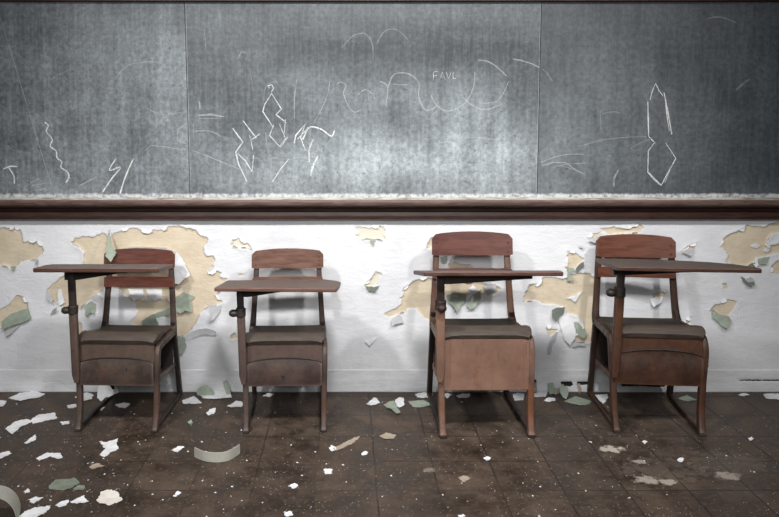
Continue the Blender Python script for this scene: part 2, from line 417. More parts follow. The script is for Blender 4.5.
bm = bmesh.new(); box(bm, -2.7, 3.1, .012, .12, .0, 2.7)
k = NT('upper_plaster', .8); k.color(k.mix(k.noise(4, k.coord(), 5), (.62,.62,.63), (.74,.74,.75)))
struct('wall_back_upper', bm, k.m)
bm = bmesh.new(); box(bm, -2.7, 3.1, -4.6, .12, -.06, 0)
struct('floor', bm, M['floor'])

# ------------------------------------------------------------------ blackboard
def empty(name, loc=(0,0,0), rz=0):
    o = bpy.data.objects.new(name, None); C.objects.link(o); o.location = loc; o.rotation_euler = (0,0,rz); o.empty_display_size = .1; return o
board = tag(empty('blackboard', (0, 0, .87)), 'long dark slate blackboard in three panels covered with chalk scrawls, above the peeling wall', 'blackboard')
def put(o, par):               # parent while keeping the world place
    o.parent = par; o.matrix_parent_inverse = par.matrix_world.inverted() if par.matrix_world else Matrix()
bpy.context.view_layer.update()
def bpart(name, bm, mat, par=board, **k):
    bmesh.ops.translate(bm, verts=bm.verts, vec=(0, 0, -.87))
    return link(name, bm, mat, par, **k)
# object coordinates of the parts start at z = .87: the clouds below are given in those
def zz(py): return W((347, py))[1]-.87
def xx(px, py=140): return W((px, py))[0]
JT = [(-2.65, -2.65), (xx(184.5, 2), xx(190.0, 192)), (xx(541.5, 2), xx(537.0, 192)), (3.05, 3.05)]
TOPZ = W((347, 2))[1]; BOTZ = .955
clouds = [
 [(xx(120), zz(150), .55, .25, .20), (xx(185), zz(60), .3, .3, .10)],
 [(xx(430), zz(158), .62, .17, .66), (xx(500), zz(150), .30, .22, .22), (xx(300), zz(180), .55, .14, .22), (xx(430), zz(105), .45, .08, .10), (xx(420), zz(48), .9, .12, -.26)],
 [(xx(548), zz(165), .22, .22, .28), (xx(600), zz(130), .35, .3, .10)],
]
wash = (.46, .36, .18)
# the ledge crust is measured from the board's own foot
_slates = []
for i in range(3):
    (a, b), (c, d) = JT[i], JT[i+1]; g = .0012
    bm = bmesh.new()
    prism(bm, [(b+g, BOTZ), (d-g, BOTZ), (c-g, TOPZ), (a+g, TOPZ)], 'y', .0, .011)
    _slates.append(bm)
def slate_local(name, seed, wash, low): return slate(name, seed, wash, low)
# crust height in part coordinates
_old = slate
def fix_crust(m):
    for n in m.node_tree.nodes:
        if n.type == 'MAP_RANGE' and abs(n.inputs[1].default_value-1.008) < 1e-4:
            n.inputs[1].default_value = 1.008-.87; n.inputs[2].default_value = 1.020-.87
    return m
panels = []
for i, bm in enumerate(_slates):
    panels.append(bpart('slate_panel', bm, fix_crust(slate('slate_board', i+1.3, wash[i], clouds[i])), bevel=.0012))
# chalk rail: a moulded wooden trough
prof = [(-.001,.870),(-.030,.868),(-.036,.872),(-.037,.882),(-.030,.888),(-.028,.905),(-.034,.912),(-.036,.922),(-.046,.930),(-.060,.934),(-.064,.938),(-.060,.942),(-.066,.948),(-.068,.958),(-.066,.966),(-.060,.969),(-.001,.972)]
bm = bmesh.new(); prism(bm, [(y_, z_+.0065) for y_, z_ in prof], 'x', -2.66, 3.06)
rail = bpart('chalk_rail', bm, M['railwood'], smooth=28)
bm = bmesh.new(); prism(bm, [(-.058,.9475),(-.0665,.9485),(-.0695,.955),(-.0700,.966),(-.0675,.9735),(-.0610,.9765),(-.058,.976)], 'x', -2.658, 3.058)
bpart('rail_nose', bm, M['nose'], rail, smooth=40)['label'] = 'front lip of the rail, paler to hold the strong light on it'
bm = bmesh.new(); prism(bm, [(-.001,.9775),(-.0595,.9745),(-.0595,.9765),(-.055,.9777),(-.001,.9815)], 'x', -2.655, 3.055)
bpart('ledge_board', bm, M['ledge'], rail)['label'] = 'chalk dusted bare wooden top of the rail'
bm = bmesh.new(); box(bm, -2.66, 3.06, -.022, .011, TOPZ, TOPZ+.07)
bpart('top_frame', bm, M['railwood'], bevel=.004)
# chalk lines
def stroke(bm, pts, w=1.0, curve=False):
    P = [W(p) for p in pts]; P = [Vector((x, 0, z)) for x, z in P]
    if curve and len(P) > 2: P = spline(P, 5)
    w = .8*w/203.0
    L = []; R = []
    for i, p in enumerate(P):
        t = P[min(i+1, len(P)-1)]-P[max(i-1, 0)]
        if t.length < 1e-6: t = Vector((1,0,0))
        t.normalize(); n = Vector((-t.z, 0, t.x)); k = w*.5*(1 if 0 < i < len(P)-1 else .55)*random.uniform(.8, 1.2)
        L.append(bm.verts.new(p+n*k+Vector((0,-.0009,0)))); R.append(bm.verts.new(p-n*k+Vector((0,-.0009,0))))
    for i in range(len(P)-1): bm.faces.new((L[i], L[i+1], R[i+1], R[i]))
def A(s, ox, oy, pts): return [(ox+x/s, oy+y/s) for x, y in pts]
q5 = lambda *p: A(2.585, 0, 0, p); q6 = lambda *p: A(2.513, 190, 0, p); q7 = lambda *p: A(2.462, 480, 0, p)
DRAW = [
 (0, 'chalk_squiggle', 'chalk_bold', [(q5((115,315),(125,325),(120,340),(135,360),(130,378),(145,390),(148,408),(160,418),(158,432),(175,445),(178,460),(170,472)), 1.6, 1)]),
 (0, 'chalk_hook', 'chalk_bold', [(q5((8,437),(25,430),(45,430)), 2.0, 0), (q5((22,432),(36,455),(37,475)), 1.5, 1)]),
 (0, 'chalk_scribble', 'chalk_mid', [(q5((70,480),(100,460)), 2, 0), (q5((78,470),(103,462),(82,480),(118,474)), 2, 0), (q5((88,492),(118,488)), 2, 0)]),
 (0, 'chalk_stroke', 'chalk_bold', [(q5((300,410),(283,440),(312,432),(290,460),(265,497)), 1.6, 1)]),
 (0, 'chalk_stroke', 'chalk_bold', [(q5((345,410),(325,455),(310,502)), 1.9, 1)]),
 (0, 'chalk_stroke', 'chalk_mid', [(q5((205,480),(225,470),(248,458)), 2, 0)]),
 (0, 'chalk_scratch', 'chalk_mid', [([(0,17),(14,62),(30,115),(43,158),(54,193)], .8, 0)]),
 (0, 'chalk_arc', 'chalk_faint', [(q5((18,375),(35,388),(70,395)), 1.3, 1), (q5((125,210),(180,180),(190,182)), 1.2, 1), (q5((300,200),(330,170),(380,160),(410,162)), 1.2, 1), (q5((380,280),(420,296),(470,290)), 1.3, 1), (q5((220,300),(222,340),(228,400)), 1, 0)]),
 (1, 'chalk_scribble', 'chalk_mid', [(A(2.585,0,0,[(495,388),(540,405),(590,425),(640,446)]), 1, 0), (q5((500,320),(500,365)), .9, 0), (q5((500,340),(545,340),(590,365)), .9, 1)]),
 (0, 'chalk_scribble', 'chalk_mid', [(q5((375,390),(390,376),(430,380),(480,388)), 1, 0), (q5((484,318),(462,335),(460,362),(484,372)), .9, 1)]),
 (1, 'chalk_smear', 'chalk_mid', [(q5((515,262),(517,282)), 3.5, 0), (q5((513,298),(545,296),(580,302)), 2.6, 0), (q5((515,306),(560,306)), 1.5, 0)]),
 (1, 'chalk_candle', 'chalk_bold', [(q6((205,235),(188,262),(183,280),(196,300),(208,318)), 1.4, 0), (q6((205,235),(230,274),(216,288),(242,308)), 1.4, 0), (q6((210,315),(200,340),(225,368),(240,348),(225,312)), 1.2, 0), (q6((200,222),(195,216),(206,213),(210,222),(204,232)), 1, 0)]),
 (1, 'chalk_candle', 'chalk_bold', [(q6((107,322),(133,357),(115,382),(122,412),(143,456)), 1.7, 0), (q6((120,386),(140,405),(156,432)), 1.5, 0), (q6((133,303),(155,332),(166,346),(153,352),(176,336)), 1.5, 0), (q6((150,340),(158,376)), 1.2, 0), (q6((156,430),(160,390)), 1.2, 0)]),
 (1, 'chalk_flourish', 'chalk_bold', [(q6((262,360),(266,340),(290,312),(278,346),(290,378)), 1.8, 0), (q6((284,352),(300,320),(330,325),(355,342),(363,328)), 1.6, 1), (q6((270,350),(300,318)), 1.5, 0), (q6((296,320),(282,350)), 1.5, 0), (q6((310,350),(300,375),(300,408)), 1.4, 1), (q6((322,392),(310,415),(303,442)), 2.4, 1), (q6((248,400),(228,425),(207,457)), 1.4, 0), (q6((245,345),(228,370)), 1.6, 0), (q6((240,300),(236,345)), 1.2, 0)]),
 (1, 'chalk_scribble', 'chalk_faint', [(q6((0,330),(50,330),(100,350)), 1.2, 1), (q6((40,430),(46,460)), 1, 0), (q6((100,440),(100,460),(80,465)), 1, 1), (q6((150,390),(180,405),(180,430),(140,425),(150,385)), 1.2, 1), (q6((190,330),(200,390),(240,400),(300,395),(380,400)), 1.2, 1), (q6((145,160),(155,200),(160,235)), 1, 0), (q6((185,258),(190,220),(215,205),(222,215)), 1, 1)]),
 (1, 'chalk_smear', 'chalk_faint', [(q6((73,30),(78,68)), 2, 0), (q6((36,75),(40,120)), 1.6, 0), (q6((45,50),(55,115)), 1.2, 0), (q6((118,150),(130,130),(146,134),(140,150)), 2, 0), (q6((510,212),(550,213)), 3, 0)]),
 (1, 'chalk_cursive_word', 'chalk_mid', [(q6((268,200),(262,250),(263,305)), 1.1, 0), (q6((352,200),(345,240),(330,275),(310,310)), .8, 1), (q6((370,212),(378,206),(392,215),(386,235),(400,270),(415,282),(430,275)), 1.2, 1), (q6((420,240),(440,225),(460,238)), 1, 1), (q6((448,235),(450,258)), 1, 0), (q6((476,205),(490,210),(497,225),(492,266)), 1.2, 1), (q6((497,220),(510,190),(530,183),(555,188),(575,210),(575,245),(590,275),(612,272),(625,255)), 1.4, 1), (q6((605,238),(620,265),(650,279),(690,260),(712,220),(716,180)), 1.3, 1), (q6((680,236),(705,262),(740,276),(782,262)), 1.3, 1)]),
 (1, 'chalk_arc', 'chalk_faint', [(q6((380,122),(410,90),(440,85),(458,110),(460,152)), 1.2, 1), (q6((468,112),(490,78),(520,75),(548,100)), 1.2, 1), (q6((590,352),(625,345)), 2, 0), (q6((625,358),(660,355),(700,345),(779,352)), 1.6, 1), (q6((690,415),(740,410)), 2, 0)]),
 (1, 'chalk_lettering', 'chalk_bold', [(q6((611,202),(612,181)), .8, 0), (q6((612,181),(622,179)), .8, 0), (q6((612,191),(620,190)), .8, 0), (q6((627,200),(634,181),(641,200)), .8, 0), (q6((630,194),(639,194)), .7, 0), (q6((644,182),(650,198),(656,182)), .8, 0), (q6((661,180),(661,197),(668,197)), .8, 0)]),
 (1, 'chalk_arc', 'chalk_mid', [(q7((-4,148),(15,150),(35,160),(58,180),(66,188)), 1.3, 1), (q7((80,145),(105,150),(130,158),(146,167)), 1.5, 1), (q7((0,255),(40,250),(60,225),(70,200)), .9, 1)]),
 (2, 'chalk_arc', 'chalk_faint', [(q7((154,170),(165,180),(178,200)), 1.3, 1), (q7((300,280),(330,275),(345,280)), 1.2, 1), (q7((560,45),(590,42),(630,55)), 1.3, 1)]),
 (2, 'chalk_candle', 'chalk_bold', [(q7((432,205),(425,222),(418,246)), 1, 0), (q7((432,205),(440,222),(450,236)), 1, 0), (q7((413,250),(414,290),(415,336)), 1.9, 0), (q7((415,336),(424,345),(432,353)), 1.2, 0), (q7((453,228),(462,275),(472,331)), 2.0, 0), (q7((456,250),(460,285),(466,322)), 1.3, 0)]),
 (2, 'chalk_candle', 'chalk_bold', [(q7((430,350),(414,372),(413,424),(428,442),(446,457)), 1.1, 0), (q7((457,352),(482,390),(460,430),(446,457)), 1.2, 0), (q7((416,425),(430,440),(446,456)), 1.2, 0), (q7((455,450),(475,400)), .8, 0)]),
 (2, 'chalk_scribble', 'chalk_mid', [(q7((150,400),(180,388),(215,380),(255,380)), 1.1, 1), (q7((152,408),(180,400),(210,400),(235,418),(258,430)), 1.4, 0), (q7((180,412),(210,404),(260,402)), 1.1, 0), (q7((200,408),(240,420)), 1, 0)]),
 (1, 'chalk_scribble', 'chalk_mid', [(q7((122,408),(133,404),(141,402)), 1.4, 0)]),
 (2, 'chalk_smear', 'chalk_mid', [(q7((329,460),(331,438),(341,418)), 2, 1), (q7((328,440),(336,428)), 2, 0), (q7((316,383),(324,384)), 2, 0)]),
 (2, 'chalk_smear', 'chalk_faint', [(q7((630,222),(645,208),(662,195)), 2.6, 0), (q7((240,362),(300,345),(360,338),(410,336)), 1.1, 1), (q7((370,365),(395,352),(425,340)), 1, 1), (q7((296,270),(298,320)), 2, 0)]),
]
DRAW += [(1, 'chalk_dust_line', 'chalk_mid', [([(185.6,2),(188,96),(191,192)], .9, 0)]), (1, 'chalk_dust_line', 'chalk_mid', [([(540.6,2),(538.4,96),(536.2,192)], .9, 0)])]
for pi, nm, mt, lines in DRAW:
    groups = [[l] for l in lines] if nm.split('_')[1] in ('arc', 'scribble', 'smear', 'hook') else [lines]
    for g in groups:
        bm = bmesh.new()
        for pts, w, cv in g: stroke(bm, pts, w, cv)
        bpart(nm, bm, M[mt], panels[pi])

# ------------------------------------------------------------------ loose paint: curled shells from an outline
def rough_outline(P, step, jit, seed):
    r = random.Random(seed); out = []
    for i in range(len(P)):
        a = Vector(P[i]); b = Vector(P[(i+1) % len(P)]); L = (b-a).length; n = max(1, int(L/step))
        nrm = Vector((-(b-a).y, (b-a).x)); nrm = nrm/max(nrm.length, 1e-9)
        for j in range(n):
            p = a.lerp(b, j/n)
            if j: p = p+nrm*r.uniform(-jit, jit)
            out.append(p)
    return out
def shell(P, hfun, thick, seed, step, jit, rings=4):
    """outline P (2D); hfun(p, r) -> height above the plane; returns bmesh in (u, v, h)"""
    Q = rough_outline(P, step, jit, seed)
    c = Vector((0, 0))
    ar = 0
    for i in range(len(Q)):
        a = Q[i]; b = Q[(i+1) % len(Q)]; k = a.x*b.y-b.x*a.y; ar += k; c += (a+b)*k
    c = c/(3*ar) if abs(ar) > 1e-12 else sum(Q, Vector((0,0)))/len(Q)
    bm = bmesh.new(); tops = []
    for side in (0, 1):
        R = []
        for k in range(rings):
            s = 1-k/rings
            R.append([bm.verts.new((c.x+(q.x-c.x)*s, c.y+(q.y-c.y)*s, hfun(c+(q-c)*s, s)+(thick if side == 0 else 0))) for q in Q])
        ce = bm.verts.new((c.x, c.y, hfun(c, 0)+(thick if side == 0 else 0)))
        n = len(Q)
        for a, b in zip(R, R[1:]):
            for j in range(n): 
                f = (a[j], a[(j+1) % n], b[(j+1) % n], b[j]); bm.faces.new(f if side == 0 else f[::-1])
        for j in range(n):
            f = (R[-1][j], R[-1][(j+1) % n], ce); bm.faces.new(f if side == 0 else f[::-1])
        tops.append(R[0])
    n = len(tops[0])
    for j in range(n): bm.faces.new((tops[0][j], tops[1][j], tops[1][(j+1) % n], tops[0][(j+1) % n]))
    return bm
def wall_flake(label, mat, px, d, lift, seed=1, base=.001, pw=1.5, group=None):
    """a tongue of paint still held by the wall; d: direction on the sheet from the held edge to the free tip"""
    P = [Vector(W(p)) for p in px]; dv = Vector((d[0], -d[1])).normalized()
    t = [p.dot(dv) for p in P]; lo, hi = min(t), max(t)
    c = sum(P, Vector((0,0)))/len(P)
    def h(p, r):
        u = max(0, min(1, (p.dot(dv)-lo)/(hi-lo)))
        return base+lift*u**pw+noise.noise((p.x*40, p.y*40, seed))*.002*u
    bm = shell([p-c for p in P], lambda p, r: h(p+c, r), .0012, seed, .0045, .0017, 6)
    for v in bm.verts: v.co = (v.co.x, -v.co.z, v.co.y)
    o = link('paint_flake', bm, M[mat], None, smooth=40); o.location = (c.x, 0, c.y)
    return tag(o, label, 'paint flake', group)
WF = [
 ('sage green paint tongue hanging over the top corner of the first desk backrest', 'flake_green', [(110.2,229.2),(114.5,235),(118.2,242),(124.5,248.5),(121,256),(114,250.5),(115.5,242.5),(112.5,236)], (0,1), .15, .6),
 ('large white paint flap curling off beside the first desk backrest', 'flake_white', [(173,250),(178,253),(183.4,258.2),(187.6,266.4),(192,273.8),(185,277.6),(181,282.6),(175.9,282.6),(172,272)], (1,1), .035, 1.3),
 ('thin white paint sliver arching above the first desk backrest', 'flake_white', [(128,247),(140,245.8),(165,247),(177,251.5),(173,256),(150,254),(128,253)], (0,-1), .018, 1.2),
 ('star shaped green flake on beige plaster beside the first desk', 'flake_green', [(176,297),(183.4,291.8),(187,293.5),(195,296),(191.8,300),(192.5,311),(186,309.5),(181,313),(176,309)], (0,1), .020, 1.4),
 ('green flake beside the seat corner of the first desk', 'flake_green', [(175,335),(185,337),(186.8,346),(183.4,352.7),(178,353),(174,346)], (.3,1), .014, 1.3),
 ('arched white lip of paint under the big beige patch', 'flake_white', [(184,337),(190,332),(198,328),(208,327),(217,330.5),(216,335),(205,333),(196,337),(188,341)], (0,-1), .022, 1.2),
 ('grey flake curling down at the beige edge before the second desk', 'flake_grey', [(208.5,304.6),(214,305),(222,304),(221,310),(215,318),(210.5,321),(211,312)], (0,1), .022, 1.4),
 ('broad green flake lying across the small beige patch at far left', 'flake_green', [(2.5,321),(10,314.3),(28.4,307.7),(32.5,317.7),(24,322),(15,324),(4,329)], (.2,1), .018, 1.3),
 ('grey torn strip under the broad green flake at far left', 'flake_grey', [(4,328),(24,321.5),(18,327.5),(7.5,336.5)], (.3,1), .014, 1.3),
 ('small sharp grey flake left of the first desk post', 'flake_grey', [(50,315.5),(53,310),(58.5,306),(58,310),(54,313.5)], (1,-.6), .02, 1.2),
 ('grey crumpled flake at the left tip of the big beige patch', 'flake_grey', [(46.7,289),(50,293),(54.5,299),(53,302),(48.5,298)], (-.4,1), .018, 1.2),
 ('narrow white paint remnant beside the first desk post', 'flake_white', [(58,290),(61,288.5),(63,295),(65.5,302),(61,305),(58.5,302)], (0,1), .010, 1.4),
 ('green hooked flake between first desk post and backrest', 'flake_green', [(85,305.8),(90.8,301),(96.6,303.8),(94.6,313.5),(90.8,311.6),(87.5,316.4)], (0,1), .020, 1.3),
 ('ragged white flake above the green hooked flake', 'flake_white', [(91.5,297),(97,293),(102,296),(103,304),(97,302)], (0,-1), .012, 1.3),
 ('tiny green flake under the upper left beige patch', 'flake_green', [(11,267),(17,266.5),(15,270),(13,270.5)], (0,1), .010, 1.2),
 ('tiny grey green flake at the right foot of the upper left patch', 'flake_green', [(35.5,261),(39.3,259.5),(38,265),(36.5,264)], (0,1), .010, 1.2),
 ('grey white hanging tongue seen under the first backrest, nearer its left post', 'flake_white', [(127.9,289),(143.4,289),(144.4,295.2),(135.6,299.5),(130.8,295.5)], (0,1), .022, 1.3),
 ('grey white hanging tongue seen under the first backrest, nearer its right post', 'flake_white', [(146,289.5),(162,289),(163,296),(157,300),(149.2,296.5)], (0,1), .022, 1.3),
 ('layered green flake seen behind the first desk just above its seat', 'flake_green', [(141.4,321.3),(151,314.5),(159,311.6),(171,307.2),(171,315.5),(161,317.8),(157,326),(142,327)], (0,-1), .016, 1.3),
 ('white curl lying over the green flake behind the first desk', 'flake_white', [(157,317),(164,315.5),(173,319),(173,327),(160,327)], (-.5,-1), .018, 1.3),
 ('dark grey scrap in place of cavity shade under the cream patch between second and third desks', 'flake_shade', [(364.5,286.5),(379.5,286),(374.5,292),(372,290),(369,291)], (0,1), .014, 1.2),
 ('tiny green tip below the cream patch under the rail', 'flake_green', [(369,238.5),(376,239),(375,242),(373,245.5),(370.5,242)], (0,1), .008, 1.2),
 ('grey curled flap under the beige patch left of the third desk', 'flake_grey', [(391,319.3),(398.5,314.3),(401,316),(403.5,322),(396,323),(391.8,325)], (-.2,1), .02, 1.3),
 ('thin lifted white crack edge on bare white wall between middle desks', 'flake_white', [(364.5,340.5),(372,337.8),(378,336.3),(375,339.5),(369.5,345),(367.5,343)], (-.6,1), .012, 1.2),
 ('wide green torn flake seen behind the third desk', 'flake_green', [(446,295.7),(454.8,292.3),(466,294),(466,301),(461,305),(456.6,311.4),(453,306),(448.7,302.7)], (0,1), .018, 1.3),
 ('green torn flake with jagged foot, right of the wide one behind third desk', 'flake_green', [(465.5,305.3),(469,299),(472.3,294.5),(481,289.5),(480.5,299),(476,305.3),(470.5,308.8)], (0,1), .016, 1.3),
 ('pointed white spike of paint between two green flakes', 'flake_white', [(469.2,303.8),(470.5,297),(472.3,293),(474,303.2),(472,305.5)], (0,-1), .024, 1.1),
 ('small round white scab above the white spike', 'flake_white', [(468.8,288),(473,285),(476.5,288),(475,293),(470,292.5)], (0,1), .016, 1.2),
 ('grey torn flap seen through the right of the third desk frame', 'flake_grey', [(483,285),(495,283),(496.7,291),(492,291),(487,294.5)], (0,1), .018, 1.3),
 ('tiny green scrap under the third desk upper slat', 'flake_green', [(440,257),(447,256),(446.5,260),(443,263),(440.5,262)], (0,1), .008, 1.2),
 ('green edged curl below the small beige patch between third and fourth desks', 'flake_green', [(566.2,267),(574,268.2),(571,272),(569,274),(573,279.3),(566.8,280.5),(567.5,273)], (1,.3), .02, 1.3),
 ('dark grey curl right of the green edged curl', 'flake_shade', [(574.5,268.5),(579,264),(584,261),(583.5,266),(577,270.5)], (-.3,1), .018, 1.2),
 ('grey lip of paint at the upper left of the fourth backrest', 'flake_grey', [(587.5,240.5),(594,238),(601,236),(600,240.5),(593,242.5)], (0,1), .018, 1.2),
 ('short grey crack edge between the rail and the fourth desk', 'flake_grey', [(578.5,245.5),(583,246.5),(583,249),(579,247.5)], (0,1), .010, 1.2),
 ('grey green flap at the foot of the beige patch right of the third desk', 'flake_shade', [(551.7,309.3),(557,307.5),(565,307.2),(563.4,312.7),(559,316),(555.5,320.2),(551,316)], (-.3,1), .022, 1.3),
 ('big crumpled white flap below the beige patch between third and fourth desks', 'flake_white', [(557.5,316.5),(562,313.5),(566.5,314),(572,320),(575,330),(574.5,337),(568.5,344),(563,338),(561,329),(559,323)], (0,1), .020, 1.3),
 ('bright green flake with dark edge beside the crumpled white flap', 'flake_green', [(573.8,322),(577,321.5),(580,324.4),(584,328.5),(586.8,333),(582,337.5),(577,334),(575.5,328)], (-.3,1), .022, 1.3),
 ('thin grey ribbon of paint hanging below a beige spot', 'flake_grey', [(551.5,336.5),(555,332.5),(558.8,331),(555,339),(551.5,344),(549.4,353),(546.6,352),(548,343)], (0,1), .02, 1.3),
 ('grey lip along the lower edge of the beige patch beside the fourth desk', 'flake_grey', [(570,341),(578,341.5),(586,342.5),(584,345.5),(578,345),(572,346)], (0,1), .014, 1.2),
 ('grey and beige flap right of the fourth backrest', 'flake_grey', [(681,252),(690,249.5),(695.5,245),(692,252.5),(690,256),(685,253.5)], (0,1), .016, 1.2),
 ('green lifted flake above the tip of the fourth desktop', 'flake_green', [(757.5,258.6),(763,257.4),(769.5,256.5),(765,264),(758,263.6)], (0,1), .012, 1.2),
 ('small green flake just above the fourth desktop edge', 'flake_green', [(746.5,266),(750,262.5),(753,262),(758,266.5),(752,268)], (0,-1), .012, 1.2),
 ('white flap standing between two green flakes at far right', 'flake_white', [(752,264),(754.5,257.5),(757,256.5),(757,264.5),(754.5,267)], (0,1), .014, 1.2),
 ('dark green curled hook below the fourth desktop tip', 'flake_shade', [(740.5,276.5),(743.5,277.5),(745,281),(749,283.2),(752.5,281),(753,284),(747,285.5),(742.5,281.5)], (.6,1), .018, 1.2),
 ('small white curl inside the dark green hook', 'flake_white', [(744,278.5),(748.5,276),(752,278),(752.3,281.5),(748.5,283),(745.5,281)], (0,-1), .016, 1.2),
 ('large dull green flake below the beige spot right of the fourth desk', 'flake_green', [(711,309.5),(713,309),(718,314),(728,315.5),(730.5,321),(725,328),(720,325),(717,321.5),(711.7,317.7)], (0,1), .022, 1.3),
 ('white crumpled scrap seen through the fourth desk frame', 'flake_white', [(649,299),(656,297),(663,296.5),(661,302),(656,304),(652,306)], (0,1), .016, 1.3),
]
for i, (lab, mt, px, d, lift, pw) in enumerate(WF): wall_flake(lab, mt, px, d, lift, i+3, pw=pw)

# small curled lips of paint along the bare patches
r = random.Random(21); n = 0; first = None
for poly in PEEL+CREAM:
    ar = sum(poly[i][0]*poly[(i+1) % len(poly)][1]-poly[(i+1) % len(poly)][0]*poly[i][1] for i in range(len(poly)))
    for i in range(len(poly)):
        a = Vector(poly[i]); b = Vector(poly[(i+1) % len(poly)]); L = (b-a).length
        if L < 3 or not (2 < a.x < 777) or r.random() < .66: continue
        t = (b-a)/L; inn = Vector((-t.y, t.x))*(1 if ar > 0 else -1)     # towards the bare plaster
        w = min(L*.95, r.uniform(5, 14)); d = r.uniform(1.8, 3.6); m = a.lerp(b, r.uniform(.35, .65))
        px = [m-t*w*.5-inn*d*.75, m+t*w*.5-inn*d*.75, m+t*w*.42+inn*d*.1, m+t*w*.1+inn*d*.45, m-t*w*.38+inn*d*.15]
        wall_flake('small curled lip of white paint on the rim of a bare plaster patch', 'flake_white', [tuple(p) for p in px], tuple(inn), r.uniform(.004, .011), 300+n, base=.0, pw=1.6, group='curled paint lips around the bare patches')
        n += 1
